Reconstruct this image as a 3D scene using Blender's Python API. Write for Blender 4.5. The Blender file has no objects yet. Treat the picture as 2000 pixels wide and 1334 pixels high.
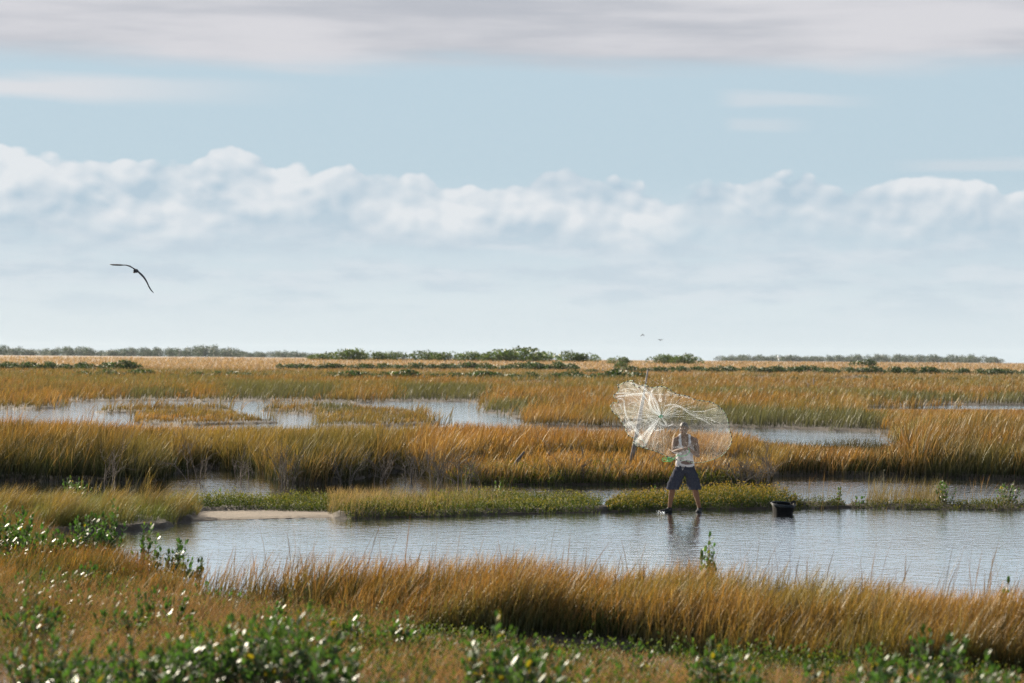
import bpy, bmesh, math, random
import numpy as np
from mathutils import Vector, Matrix
R = math.radians
sc = bpy.context.scene
col = sc.collection
rng = np.random.default_rng(11)
random.seed(5)

# ------------------------------------------------------------------ camera
LENS = 85.0
F = LENS / 36.0 * 2000.0
CAMH = 2.93
HY, SLOPE = 702.0, 0.0078
roll = math.atan(SLOPE)
pitch = math.atan((HY - 667.0) / F)
fwd = Vector((0, math.cos(pitch), math.sin(pitch)))
r0 = Vector((1, 0, 0)); u0 = r0.cross(fwd)
rgt = r0 * math.cos(roll) + u0 * math.sin(roll)
upv = rgt.cross(fwd)
CM = Matrix((( rgt.x, upv.x, -fwd.x, 0), (rgt.y, upv.y, -fwd.y, 0), (rgt.z, upv.z, -fwd.z, CAMH), (0, 0, 0, 1)))
cd = bpy.data.cameras.new('camera'); cam = bpy.data.objects.new('camera', cd); col.objects.link(cam)
cam.matrix_world = CM
cd.lens = LENS; cd.sensor_width = 36; cd.sensor_fit = 'HORIZONTAL'
cd.clip_start = 0.5; cd.clip_end = 20000
cd.dof.use_dof = True; cd.dof.focus_distance = 51.0; cd.dof.aperture_fstop = 2.4
sc.camera = cam

# ------------------------------------------------------------------ sun, exposure
SUN_EL, SUN_AZ = R(25), R(-43)          # azimuth from +Y (straight ahead) towards +X; negative = left
sd = Vector((math.sin(SUN_AZ) * math.cos(SUN_EL), math.cos(SUN_AZ) * math.cos(SUN_EL), math.sin(SUN_EL)))
sl = bpy.data.lights.new('sun', 'SUN'); so = bpy.data.objects.new('sun', sl); col.objects.link(so)
sl.energy = 5.0; sl.angle = R(0.5); sl.color = (1.0, 0.88, 0.70)
so.rotation_euler = sd.to_track_quat('Z', 'Y').to_euler()
so.location = (-30, 30, 30)
sc.view_settings.view_transform = 'Standard'
sc.view_settings.look = 'None'
EXPO = 1.95
sc.view_settings.exposure = EXPO
sc.view_settings.gamma = 1.0
sc.view_settings.use_curve_mapping = False
cy = sc.cycles
cy.max_bounces = 7; cy.diffuse_bounces = 3; cy.glossy_bounces = 3; cy.transmission_bounces = 4
cy.transparent_max_bounces = 16; cy.volume_bounces = 0
cy.use_denoising = True; cy.denoiser = 'OPENIMAGEDENOISE'; cy.denoising_input_passes = 'RGB_ALBEDO_NORMAL'; cy.denoising_prefilter = 'NONE'

# ------------------------------------------------------------------ world: sky and clouds by direction
world = bpy.data.worlds.new('World'); sc.world = world; world.use_nodes = True
nt = world.node_tree; nt.nodes.clear()

class NG:
    def __init__(s, nt): s.nt = nt
    def put(s, sock, v):
        if hasattr(v, 'is_output'): s.nt.links.new(v, sock)
        else: sock.default_value = v
    def m(s, op, a, b=None, c=None, clamp=False):
        n = s.nt.nodes.new('ShaderNodeMath'); n.operation = op; n.use_clamp = clamp
        s.put(n.inputs[0], a)
        if b is not None: s.put(n.inputs[1], b)
        if c is not None: s.put(n.inputs[2], c)
        return n.outputs[0]
    def xyz(s, x, y, z):
        n = s.nt.nodes.new('ShaderNodeCombineXYZ')
        s.put(n.inputs[0], x); s.put(n.inputs[1], y); s.put(n.inputs[2], z)
        return n.outputs[0]
    def noise(s, vec, scale=1.0, detail=4.0, rough=0.55, dist=0.0):
        n = s.nt.nodes.new('ShaderNodeTexNoise')
        s.put(n.inputs['Vector'], vec); n.inputs['Scale'].default_value = scale
        n.inputs['Detail'].default_value = detail; n.inputs['Roughness'].default_value = rough
        n.inputs['Distortion'].default_value = dist
        return n.outputs[0]
    def ss(s, v, a, b, lo=0.0, hi=1.0):
        n = s.nt.nodes.new('ShaderNodeMapRange'); n.interpolation_type = 'SMOOTHSTEP'
        s.put(n.inputs[0], v); n.inputs[1].default_value = a; n.inputs[2].default_value = b
        n.inputs[3].default_value = lo; n.inputs[4].default_value = hi
        return n.outputs[0]
    def mix(s, f, a, b):
        n = s.nt.nodes.new('ShaderNodeMix'); n.data_type = 'RGBA'
        s.put(n.inputs[0], f)
        s.put(n.inputs[6], a if hasattr(a, 'is_output') else (*a, 1)); s.put(n.inputs[7], b if hasattr(b, 'is_output') else (*b, 1))
        return n.outputs[2]
    def ramp(s, v, pts):
        n = s.nt.nodes.new('ShaderNodeValToRGB'); s.put(n.inputs[0], v)
        el = n.color_ramp.elements
        while len(el) < len(pts): el.new(0.5)
        for e, (p, c) in zip(el, pts):
            e.position = p; e.color = (c, c, c, 1) if not isinstance(c, tuple) else (*c, 1)
        return n.outputs[0]

g = NG(nt)
tc = nt.nodes.new('ShaderNodeTexCoord')
sp = nt.nodes.new('ShaderNodeSeparateXYZ'); nt.links.new(tc.outputs['Generated'], sp.inputs[0])
U = g.m('MULTIPLY', g.m('ARCTAN2', sp.outputs[0], sp.outputs[1]), F)
V = g.m('MULTIPLY', g.m('ARCSINE', sp.outputs[2]), F)
sky = nt.nodes.new('ShaderNodeTexSky'); sky.sky_type = 'NISHITA'; sky.sun_disc = False
sky.sun_elevation = SUN_EL; sky.sun_rotation = SUN_AZ
sky.air_density = 1.0; sky.dust_density = 0.6; sky.ozone_density = 2.0; sky.altitude = 0
SKYS = 0.05
bg0 = nt.nodes.new('ShaderNodeBackground'); bg0.inputs[1].default_value = SKYS
nt.links.new(sky.outputs[0], bg0.inputs[0])
# cumulus bank
tops = [(0,405),(90,398),(200,412),(300,396),(370,392),(415,432),(455,432),(490,400),(560,384),(700,382),(740,392),(850,357),
        (950,357),(1080,382),(1200,384),(1260,340),(1380,358),(1480,366),(1570,372),(1650,352),(1750,360),(1900,368),(2000,352)]
un = g.m('MULTIPLY_ADD', U, 1 / 2000.0, 0.5)
T = g.m('MULTIPLY', g.ramp(un, [(min(max(x / 2000.0, 0), 1), v / 500.0) for x, v in tops]), 500.0)
T = g.m('SUBTRACT', T, 12.0)
T = g.m('ADD', T, g.m('MULTIPLY', g.m('SUBTRACT', g.noise(g.xyz(g.m('DIVIDE', U, 520.0), 3.3, 0.0), 1.0, 2.0), 0.5), 60.0))
def puff(du, dv, sc_=88.0, det=9.0):
    return g.noise(g.xyz(g.m('DIVIDE', g.m('ADD', U, du), sc_), g.m('DIVIDE', g.m('ADD', V, dv), sc_ * 0.72), 1.7), 1.0, det, 0.52)
def billow(du, dv):
    def vor(sc_, z):
        n = nt.nodes.new('ShaderNodeTexVoronoi'); n.feature = 'SMOOTH_F1'; n.inputs['Smoothness'].default_value = 0.35
        wx = g.m('MULTIPLY', g.m('SUBTRACT', puff(du, dv, 150.0, 3.0), 0.5), 70.0)
        g.put(n.inputs['Vector'], g.xyz(g.m('DIVIDE', g.m('ADD', g.m('ADD', U, du), wx), sc_), g.m('DIVIDE', g.m('ADD', g.m('ADD', V, dv), wx), sc_ * .8), z))
        n.inputs['Scale'].default_value = 1.0
        return n.outputs['Distance']
    b = g.m('ADD', g.m('MULTIPLY', vor(95.0, .3), 0.55), g.m('MULTIPLY', vor(38.0, 1.3), 0.28))
    return g.m('ADD', g.m('SUBTRACT', 0.86, b), g.m('MULTIPLY', g.m('SUBTRACT', puff(du, dv, 60.0, 8.0), 0.5), 0.30))
n1 = billow(0, 0); n2 = billow(-11, 15); n3 = puff(0, 0, 260.0, 3.0); n4 = puff(-45, 60, 260.0, 3.0)
edge = g.m('SUBTRACT', g.m('ADD', T, g.m('MULTIPLY', g.m('SUBTRACT', n1, 0.50), 82.0)), V)
mtop = g.ss(edge, -2.0, 10.0)
mbase = g.ss(g.m('ADD', V, g.m('MULTIPLY', g.m('SUBTRACT', n3, 0.5), 130.0)), 185.0, 300.0)
dens = g.ss(g.m('ADD', n3, g.m('MULTIPLY', n1, 0.35)), 0.42, 0.66, 0.86, 1.0)
cum = g.m('MULTIPLY', g.m('MULTIPLY', mtop, mbase), g.m('MULTIPLY', dens, 0.92))
lit = g.m('ADD', g.m('MULTIPLY', g.m('SUBTRACT', n1, n2), 2.0), g.m('MULTIPLY', g.m('SUBTRACT', n3, n4), 2.6))
lit = g.m('ADD', lit, g.ss(edge, 0.0, 110.0, 0.76, 0.42)); lit = g.m('ADD', lit, g.ss(V, 300.0, 220.0, 0.0, -0.22))
lit = g.m('ADD', lit, 0.0, clamp=True)
cumc = g.mix(lit, (0.465, 0.585, 0.68), (0.79, 0.82, 0.845))
# low haze streaks under the bank
ls = g.noise(g.xyz(g.m('DIVIDE', U, 240.0), g.m('DIVIDE', V, 46.0), 7.7), 1.0, 5.0, 0.55)
low = g.m('MULTIPLY', g.ss(ls, 0.36, 0.58), g.m('MULTIPLY', g.ss(V, 50.0, 150.0), g.ss(V, 340.0, 250.0)))
# high sheet and thin streaks
hs = g.noise(g.xyz(g.m('DIVIDE', g.m('ADD', U, g.m('MULTIPLY', V, 1.2)), 520.0), g.m('DIVIDE', V, 62.0), 2.1), 1.0, 5.0, 0.5, 0.3)
hs2 = g.noise(g.xyz(g.m('DIVIDE', U, 620.0), g.m('DIVIDE', V, 80.0), 5.1), 1.0, 4.0, 0.5)
sheet = g.ss(g.m('ADD', V, g.m('MULTIPLY', g.m('SUBTRACT', hs, 0.5), 90.0)), 545.0, 606.0)
sheet = g.m('MULTIPLY', sheet, g.ss(V, 3600.0, 1900.0, 0.25, 0.93))
shc = g.mix(g.ss(g.m('ADD', g.m('MULTIPLY', hs2, 0.6), g.m('MULTIPLY', hs, 0.4)), 0.36, 0.60), (0.50, 0.515, 0.565), (0.70, 0.69, 0.72))
shc = g.mix(g.ss(V, 700.0, 1100.0), shc, (0.80, 0.86, 0.95))  # bright cloud added above the view so the water reflects paler
def streak(u0, u1, v0, hw, k):
    c = g.m('ADD', V, g.m('MULTIPLY', g.m('SUBTRACT', hs, 0.5), 50.0))
    a = g.ss(g.m('ABSOLUTE', g.m('SUBTRACT', c, v0)), hw, hw * 0.25)
    b = g.m('MULTIPLY', g.ss(U, u0, u0 + (u1 - u0) * 0.2), g.ss(U, u1, u0 + (u1 - u0) * 0.45))
    return g.m('MULTIPLY', g.m('MULTIPLY', a, b), k)
st = g.m('MAXIMUM', streak(-1500, -330, 512, 32, 0.85), streak(380, 740, 510, 20, 0.4))
st = g.m('MAXIMUM', st, streak(400, 600, 458, 18, 0.3))
st = g.m('MAXIMUM', st, streak(700, 1500, 380, 16, 0.35))
def shmix(f, a, colr):
    b = nt.nodes.new('ShaderNodeBackground'); b.inputs[1].default_value = 1.0 / 2 ** EXPO
    g.put(b.inputs[0], colr if hasattr(colr, 'is_output') else (*colr, 1))
    n = nt.nodes.new('ShaderNodeMixShader'); g.put(n.inputs[0], f)
    nt.links.new(a, n.inputs[1]); nt.links.new(b.outputs[0], n.inputs[2])
    return n.outputs[0]
BLUE, PALE = (0.49, 0.62, 0.705), (0.645, 0.735, 0.79)
air = g.ramp(g.m('DIVIDE', V, 500.0), [(0.0, PALE), (0.22, (0.655, 0.745, 0.80)), (0.44, (0.56, 0.67, 0.75)), (0.72, BLUE)])
air = g.mix(g.ss(V, 2400.0, 5200.0), air, (0.20, 0.36, 0.56))
s = shmix(g.ss(V, 7400.0, 700.0, 0.78, 0.97), bg0.outputs[0], air)      # pale air low down; blue added overhead to cut fill light
ls2 = g.noise(g.xyz(g.m('DIVIDE', U, 150.0), g.m('DIVIDE', V, 38.0), 9.1), 1.0, 6.0, 0.55)
s = shmix(g.m('MULTIPLY', low, 0.75), s, g.mix(g.ss(ls2, 0.38, 0.62), (0.56, 0.655, 0.73), (0.685, 0.75, 0.80)))
s = shmix(st, s, (0.74, 0.745, 0.77))
s = shmix(sheet, s, shc)
s = shmix(cum, s, cumc)
wo = nt.nodes.new('ShaderNodeOutputWorld'); nt.links.new(s, wo.inputs[0])
world.cycles.sampling_method = 'MANUAL'; world.cycles.sample_map_resolution = 512

# ------------------------------------------------------------------ helpers
rx, ry, rz = np.array(rgt), np.array(upv), np.array(fwd)
def ray(px, py):
    a = (np.asarray(px, float) - 1000.0) / F; b = -(np.asarray(py, float) - 667.0) / F
    d = a[..., None] * rx + b[..., None] * ry + rz
    return d / d[..., 1:2]
def at(px, py, d):
    p = ray(px, py) * np.asarray(d, float)[..., None]; p[..., 2] += CAMH
    return p
def proj(x, y, z):
    q = np.stack([np.asarray(x, float), np.asarray(y, float), np.asarray(z, float) - CAMH], -1)
    w = q @ rz
    return 1000.0 + F * (q @ rx) / w, 667.0 - F * (q @ ry) / w
def zf(d): return np.interp(d, [0, 380, 440, 500, 620, 800, 1000, 9000], [0, 0, .75, 1.4, 2.2, 2.75, 2.9, 2.9])
_dt = np.geomspace(10, 5000, 4000); _vt = (CAMH - zf(_dt)) / _dt
def gdist(px, py):
    v = -ray(px, py)[..., 2]
    return np.interp(v, _vt[::-1], _dt[::-1])
def ground_at(px, py):
    d = gdist(px, py); r_ = ray(px, py)
    return r_[..., 0] * d, d

def vnoise(x, y, seed=0):
    x = np.asarray(x, float); y = np.asarray(y, float)
    xi = np.floor(x).astype(np.int64); yi = np.floor(y).astype(np.int64); fx = x - xi; fy = y - yi
    fx = fx * fx * (3 - 2 * fx); fy = fy * fy * (3 - 2 * fy)
    def h(a, b):
        n = (a * 374761393 + b * 668265263 + seed * 974711) & 0x7fffffff
        n = ((n ^ (n >> 13)) * 1274126177) & 0x7fffffff
        return ((n ^ (n >> 16)) & 0xffff) / 65535.0
    return (h(xi, yi) * (1 - fx) + h(xi + 1, yi) * fx) * (1 - fy) + (h(xi, yi + 1) * (1 - fx) + h(xi + 1, yi + 1) * fx) * fy
def fbm(x, y, seed=0, o=3):
    t = 0; a = 0.5; tot = 0
    for k in range(o):
        t = t + a * vnoise(x * 2 ** k, y * 2 ** k, seed + k * 17); tot += a; a *= 0.5
    return t / tot
def inside(px, py, poly):
    c = np.zeros(np.shape(px), bool); n = len(poly)
    for i in range(n):
        x1, y1 = poly[i]; x2, y2 = poly[(i + 1) % n]
        if y1 == y2: continue
        k = (y1 > py) != (y2 > py)
        c ^= k & (px < (x2 - x1) * (py - y1) / (y2 - y1) + x1)
    return c
def sstep(t): t = np.clip(t, 0, 1); return t * t * (3 - 2 * t)

# shorelines, traced on the flat marsh and laid out at their own distances
NEAR_POND = [(60,1049),(235,1040),(345,1030),(372,1022),(400,1018),(520,1014),(640,1011),(700,1014),(850,1010),(1000,1004),(1180,1000),(1300,998),(1600,994),
             (1720,993),(1850,996),(2700,1000),(2700,1300),(2000,1255),(1600,1228),(1300,1205),(1000,1188),(700,1183),(400,1174),(330,1160),(270,1138),(200,1108),(120,1082)]
CHANNEL = [(-700,988),(0,986),(300,988),(400,988),(700,986),(1000,983),(1120,986),(1165,993),(1188,993),(1210,984),(1400,978),(1540,986),(1640,989),(1800,988),(2700,992),
           (2700,948),(2000,938),(1800,932),(1600,930),(1500,930),(1485,945),(1200,946),(1000,948),(900,940),(840,930),(780,918),(740,930),(640,945),
           (530,942),(515,930),(400,915),(320,925),(300,943),(150,941),(0,938),(-700,938)]
FAR_POND = [(-700,800),(0,797),(90,803),(150,785),(330,783),(440,785),(560,783),(700,788),(790,784),(940,786),(945,806),(1005,812),(1030,833),(1200,834),
            (1300,836),(1430,836),(1500,838),(1600,840),(1700,844),(1750,848),(1762,880),(1700,895),(1500,890),(1300,876),(1100,872),(900,872),(600,872),(300,868),(0,862),(-700,862)]
SAND = [(372,1024),(386,1001),(500,998),(640,997),(660,1006),(650,1014),(520,1017),(400,1022)]
ISLANDS = [[(265,818),(300,808),(400,806),(500,818),(522,828),(400,832),(275,829)],
           [(620,834),(640,815),(560,808),(545,801),(600,793),(680,795),(700,800),(790,800),(805,810),(855,829),(740,836)],
           [(190,803),(300,797),(420,797),(460,802),(440,805),(200,807)], [(515,798),(545,795),(548,803),(516,803)]]
SLIVERS = [[(1640,797),(1850,792),(2700,794),(2700,806),(1900,804)], [(985,751),(1040,747),(1095,747),(1098,752),(1000,755)],
           [(1620,743),(1690,740),(1690,744),(1630,747)], [(1470,741),(1500,739.5),(1500,742),(1475,743)], [(230,741),(260,740),(262,743),(232,743.5)], [(1560,797),(1620,795),(1620,798),(1570,800)]]
def water_mask(x, d):
    px, py = proj(x, d, 0 * x)
    amp = 0.35 * np.clip(d / 45.0, 0.4, 4.0)
    jx = (fbm(x * 1.1, d * 1.1, 3) - 0.5) * 2; jd = (fbm(x * 0.9, d * 0.9, 9) - 0.5) * 2
    px2, py2 = proj(x + jx * amp * 1.5, d + jd * amp, 0 * x)
    w = inside(px2, py2, NEAR_POND) | inside(px2, py2, CHANNEL) | inside(px2, py2, FAR_POND)
    for isl in ISLANDS: w &= ~inside(px2, py2, isl)
    for s_ in SLIVERS: w |= inside(px, py, s_)
    w |= ((px - 1528) / 46) ** 2 + ((py - 1006) / 10) ** 2 < 1
    w |= ((px - 1335) / 70) ** 2 + ((py - 1004) / 6.5) ** 2 < 1
    return w
def db(x): return np.interp(x, [-7, -4, -2, 0, 2, 4, 7], [30, 29, 27, 25.0, 24.0, 22.8, 21.8])
def land(x, d):
    a = 0.0; offs = [(0, 0), (.25, .1), (-.25, -.1), (.1, .35), (-.1, -.35)]
    for ox, oy in offs: a = a + water_mask(x + ox, d + oy)
    return 1.0 - a / len(offs)
MANPX = (1337.0, 1000.5)
tx_, td_ = [float(v) for v in ground_at(np.array(1528.), np.array(1004.5))]
mx_, md_ = [float(v) for v in ground_at(np.array(MANPX[0]), np.array(MANPX[1]))]
def terrain(x, d):
    l = land(x, d)
    z = zf(d) + l * (0.05 + 0.08 * fbm(x * 0.6, d * 0.4, 21)) - (1 - l) * 0.22
    b = db(x); z = z + 0.48 * sstep((b - 1.2 - d) / 8.5) + 0.05 * (fbm(x * 1.5, d * 1.5, 5) - .5) * (d < b)
    ch = np.exp(-((d - (b - 0.15)) / 0.45) ** 2) * (0.6 + 0.8 * (fbm(x * 0.5, d * 0.1, 31)))
    z = z - 0.22 * ch * (d < 40)
    px, py = proj(x, d, 0 * x); z = np.where(inside(px, py, SAND) & (z > 0), z * .35, z)
    k = np.exp(-(((x - mx_) / 0.9) ** 2 + ((d - md_) / 0.7) ** 2) ** 2)
    z = z * (1 - k) + k * (-0.022)
    k = np.exp(-(((x - tx_) / 0.32) ** 2 + ((d - td_) / 0.32) ** 2) ** 3)
    return z * (1 - k) + k * (-0.04)

ALB = 0.43      # dry grass and leaves are darker than they look in the sun
def npmesh(name, Vv, Fs, mat, parent=None, colr=None, smooth=False, uv=None):
    me = bpy.data.meshes.new(name)
    Vv = np.ascontiguousarray(Vv, dtype=np.float32)
    loops = np.concatenate([f.ravel() for f in Fs]).astype(np.int32)
    tot = np.concatenate([np.full(len(f), f.shape[1]) for f in Fs]).astype(np.int32)
    start = np.concatenate([[0], np.cumsum(tot)[:-1]]).astype(np.int32)
    me.vertices.add(len(Vv)); me.vertices.foreach_set('co', Vv.ravel())
    me.loops.add(len(loops)); me.loops.foreach_set('vertex_index', loops)
    me.polygons.add(len(tot)); me.polygons.foreach_set('loop_start', start)
    if colr is not None:
        a = me.color_attributes.new('col', 'FLOAT_COLOR', 'POINT')
        c4 = np.ones((len(Vv), 4), np.float32); c4[:, :3] = np.asarray(colr) * (1.0 if name == 'water' else ALB)
        a.data.foreach_set('color', c4.ravel())
    if uv is not None:
        a = me.attributes.new('st', 'FLOAT2', 'POINT'); a.data.foreach_set('vector', np.ascontiguousarray(uv, np.float32).ravel())
    me.update(calc_edges=True)
    if smooth: me.shade_smooth()
    if mat: me.materials.append(mat)
    o = bpy.data.objects.new(name, me); col.objects.link(o)
    if parent: o.parent = parent
    return o
def tag(o, label=None, cat=None, group=None, kind=None):
    if label: o['label'] = label
    if cat: o['category'] = cat
    if group: o['group'] = group
    if kind: o['kind'] = kind
    return o
def empty(name, loc, rz_=0.0):
    o = bpy.data.objects.new(name, None); col.objects.link(o)
    o.empty_display_size = 0.2; o.location = [float(v) for v in loc]; o.rotation_euler = (0, 0, rz_)
    return o
def copy_tree(o, parent=None):
    c = o.copy(); col.objects.link(c)
    if parent: c.parent = parent
    for ch in list(o.children): copy_tree(ch, c)
    return c

class MB:
    def __init__(s): s.V = []; s.Fq = []
    def tube(s, path, rad, n=6, cap=True):
        P = [Vector([float(a) for a in p]) for p in path]; m = len(P); b = len(s.V)
        if not hasattr(rad, '__len__'): rad = [rad] * m
        ref = Vector((0.13, 0.27, 1)).normalized()
        for i, p in enumerate(P):
            t = (P[min(i + 1, m - 1)] - P[max(i - 1, 0)]).normalized()
            if abs(t.dot(ref)) > 0.98: ref = Vector((1, 0.1, 0))
            a = t.cross(ref).normalized(); c = t.cross(a)
            r_ = rad[i]; ra, rb = r_ if hasattr(r_, '__len__') else (r_, r_)
            for k in range(n):
                w = 2 * math.pi * k / n
                s.V.append(p + a * (ra * math.cos(w)) + c * (rb * math.sin(w)))
        for i in range(m - 1):
            for k in range(n):
                k2 = (k + 1) % n
                s.Fq.append((b + i * n + k, b + i * n + k2, b + (i + 1) * n + k2, b + (i + 1) * n + k))
        if cap:
            s.Fq.append(tuple(b + k for k in reversed(range(n)))); s.Fq.append(tuple(b + (m - 1) * n + k for k in range(n)))
    def ell(s, c, r, rot=None, nu=14, nv=9):
        c = Vector(c); b = len(s.V); M_ = rot or Matrix.Identity(3)
        for j in range(nv + 1):
            th = math.pi * j / nv
            for i in range(nu):
                ph = 2 * math.pi * i / nu
                s.V.append(c + M_ @ Vector((r[0] * math.sin(th) * math.cos(ph), r[1] * math.sin(th) * math.sin(ph), r[2] * math.cos(th))))
        for j in range(nv):
            for i in range(nu):
                i2 = (i + 1) % nu
                s.Fq.append((b + j * nu + i, b + (j + 1) * nu + i, b + (j + 1) * nu + i2, b + j * nu + i2))
    def rings(s, R_, n=20, cap=True):     # (cx, cy, cz, rx, ry)
        b = len(s.V)
        for (cx, cy_, cz, ra, rb) in R_:
            for k in range(n):
                w = 2 * math.pi * k / n
                s.V.append(Vector((cx + ra * math.cos(w), cy_ + rb * math.sin(w), cz)))
        for i in range(len(R_) - 1):
            for k in range(n):
                k2 = (k + 1) % n
                s.Fq.append((b + i * n + k, b + i * n + k2, b + (i + 1) * n + k2, b + (i + 1) * n + k))
        if cap:
            s.Fq.append(tuple(b + k for k in reversed(range(n)))); s.Fq.append(tuple(b + (len(R_) - 1) * n + k for k in range(n)))
    def mesh(s, name):
        me = bpy.data.meshes.new(name); me.from_pydata([tuple(v) for v in s.V], [], s.Fq); me.update(); return me
    def obj(s, name, mat, parent=None, smooth=True):
        me = s.mesh(name)
        if smooth: me.shade_smooth()
        me.materials.append(mat)
        o = bpy.data.objects.new(name, me); col.objects.link(o)
        if parent: o.parent = parent
        return o
def obj_from(me, name, mat, parent=None):
    me.name = name; me.shade_smooth(); me.materials.clear(); me.materials.append(mat)
    o = bpy.data.objects.new(name, me); col.objects.link(o)
    if parent: o.parent = parent
    return o
def remeshed(me, voxel, smooth=6, fac=0.5):
    o = bpy.data.objects.new('tmp', me); col.objects.link(o)
    m_ = o.modifiers.new('r', 'REMESH'); m_.mode = 'VOXEL'; m_.voxel_size = voxel
    if smooth:
        s_ = o.modifiers.new('s', 'SMOOTH'); s_.factor = fac; s_.iterations = smooth
    dg = bpy.context.evaluated_depsgraph_get()
    r_ = bpy.data.meshes.new_from_object(o.evaluated_get(dg))
    bpy.data.objects.remove(o)
    return r_

# ------------------------------------------------------------------ materials
def newmat(name):
    m_ = bpy.data.materials.new(name); m_.use_nodes = True
    t = m_.node_tree; t.nodes.clear()
    out = t.nodes.new('ShaderNodeOutputMaterial')
    return m_, t, out, NG(t)
def attr(t, name='col'):
    a = t.nodes.new('ShaderNodeAttribute'); a.attribute_name = name; return a.outputs['Color']
def blade_mat(name, trans=0.40, gloss=0.022, rough=0.5, tint=(1.0, 0.9, 0.6)):
    m_, t, out, n = newmat(name); c = attr(t)
    d = t.nodes.new('ShaderNodeBsdfDiffuse'); t.links.new(c, d.inputs[0])
    tr = t.nodes.new('ShaderNodeBsdfTranslucent')
    mu = t.nodes.new('ShaderNodeMix'); mu.data_type = 'RGBA'; mu.blend_type = 'MULTIPLY'; mu.inputs[0].default_value = 1.0
    t.links.new(c, mu.inputs[6]); mu.inputs[7].default_value = (*tint, 1); t.links.new(mu.outputs[2], tr.inputs[0])
    a = t.nodes.new('ShaderNodeMixShader'); a.inputs[0].default_value = trans
    t.links.new(d.outputs[0], a.inputs[1]); t.links.new(tr.outputs[0], a.inputs[2])
    gl = t.nodes.new('ShaderNodeBsdfGlossy'); gl.inputs['Roughness'].default_value = rough; gl.inputs[0].default_value = (.9, .9, .85, 1)
    b = t.nodes.new('ShaderNodeMixShader'); b.inputs[0].default_value = gloss
    t.links.new(a.outputs[0], b.inputs[1]); t.links.new(gl.outputs[0], b.inputs[2])
    t.links.new(b.outputs[0], out.inputs[0])
    return m_
def pbr(name, c, rough=0.6, spec=0.5, noise_amt=0.0, nscale=20.0, bump=0.0, metal=0.0):
    m_, t, out, n = newmat(name)
    p = t.nodes.new('ShaderNodeBsdfPrincipled'); t.links.new(p.outputs[0], out.inputs[0])
    p.inputs['Roughness'].default_value = rough; p.inputs['Specular IOR Level'].default_value = spec; p.inputs['Metallic'].default_value = metal
    p.inputs['Base Color'].default_value = (*c, 1)
    tcn = t.nodes.new('ShaderNodeTexCoord')
    if noise_amt:
        nz = n.noise(tcn.outputs['Object'], nscale, 5.0, 0.6)
        lo = tuple(v * (1 - noise_amt) for v in c); hi = tuple(min(1, v * (1 + noise_amt)) for v in c)
        t.links.new(n.mix(n.ss(nz, 0.3, 0.7), lo, hi), p.inputs['Base Color'])
    if bump:
        bm_ = t.nodes.new('ShaderNodeBump'); bm_.inputs['Strength'].default_value = bump; bm_.inputs['Distance'].default_value = 0.01
        t.links.new(n.noise(tcn.outputs['Object'], nscale * 1.7, 4.0, 0.6), bm_.inputs['Height']); t.links.new(bm_.outputs[0], p.inputs['Normal'])
    return m_
def leaf_mat(name, rough=0.3, trans=0.22, spec=0.5):
    m_, t, out, n = newmat(name); c = attr(t)
    p = t.nodes.new('ShaderNodeBsdfPrincipled'); t.links.new(c, p.inputs['Base Color'])
    p.inputs['Roughness'].default_value = rough; p.inputs['Specular IOR Level'].default_value = spec
    tr = t.nodes.new('ShaderNodeBsdfTranslucent')
    mu = t.nodes.new('ShaderNodeMix'); mu.data_type = 'RGBA'; mu.blend_type = 'MULTIPLY'; mu.inputs[0].default_value = 1.0
    t.links.new(c, mu.inputs[6]); mu.inputs[7].default_value = (1.5, 1.6, .7, 1); t.links.new(mu.outputs[2], tr.inputs[0])
    a = t.nodes.new('ShaderNodeMixShader'); a.inputs[0].default_value = trans
    t.links.new(p.outputs[0], a.inputs[1]); t.links.new(tr.outputs[0], a.inputs[2]); t.links.new(a.outputs[0], out.inputs[0])
    return m_
M_GRASS = blade_mat('grass'); M_UNDER = blade_mat('undergrowth', .15, .01); M_LOW = blade_mat('low_grass', 0.35, 0.01); M_SUCC = leaf_mat('succulent', 0.7, 0.3, 0.12)
M_LEAF = leaf_mat('mangrove_leaf', 0.50, 0.34, 0.20); M_FARLEAF = leaf_mat('far_leaf', 0.6, 0.2, 0.3)
M_STEM = pbr('bark', (0.10, 0.075, 0.05), 0.8, 0.3, 0.4, 30)
M_DEAD = pbr('dead_wood', (0.05, 0.042, 0.036), 0.85, 0.2, 0.45, 25)
M_DEADD = pbr('dark_dead_wood', (0.07, 0.055, 0.045), 0.85, 0.2, 0.45, 25)

# ------------------------------------------------------------------ ground sheet
dd = np.concatenate([np.geomspace(6, 24, 70), np.geomspace(24.05, 70, 430), np.geomspace(70.3, 420, 330), np.geomspace(424, 5200, 80)])
uu = np.concatenate([np.linspace(-1.5, -.3, 14)[:-1], np.linspace(-.3, .3, 420), np.linspace(.3, 1.5, 14)[1:]])
D2, U2 = np.meshgrid(dd, uu, indexing='ij'); X2 = U2 * D2
Z2 = terrain(X2, D2)
nr, nc = X2.shape
ii = np.arange(nr * nc).reshape(nr, nc)
quads = np.stack([ii[:-1, :-1], ii[:-1, 1:], ii[1:, 1:], ii[1:, :-1]], -1).reshape(-1, 4)
pxg, pyg = proj(X2, D2, 0 * X2)
gc = np.zeros((nr, nc, 3)); gc[:] = (0.075, 0.055, 0.038)
sm = inside(pxg, pyg, SAND); gc[sm] = (0.22, 0.165, 0.118)
tn = sstep((D2 - 180) / 200)[..., None]; gc = gc * (1 - tn) + np.array((0.20, 0.135, 0.06)) * tn
tn = sstep((D2 - 420) / 80)[..., None]; gc = gc * (1 - tn) + np.array((0.36, 0.25, 0.15)) * tn
nb = (D2 < db(X2))[..., None]; gc = np.where(nb, np.array((0.055, 0.04, 0.025)), gc)
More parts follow.
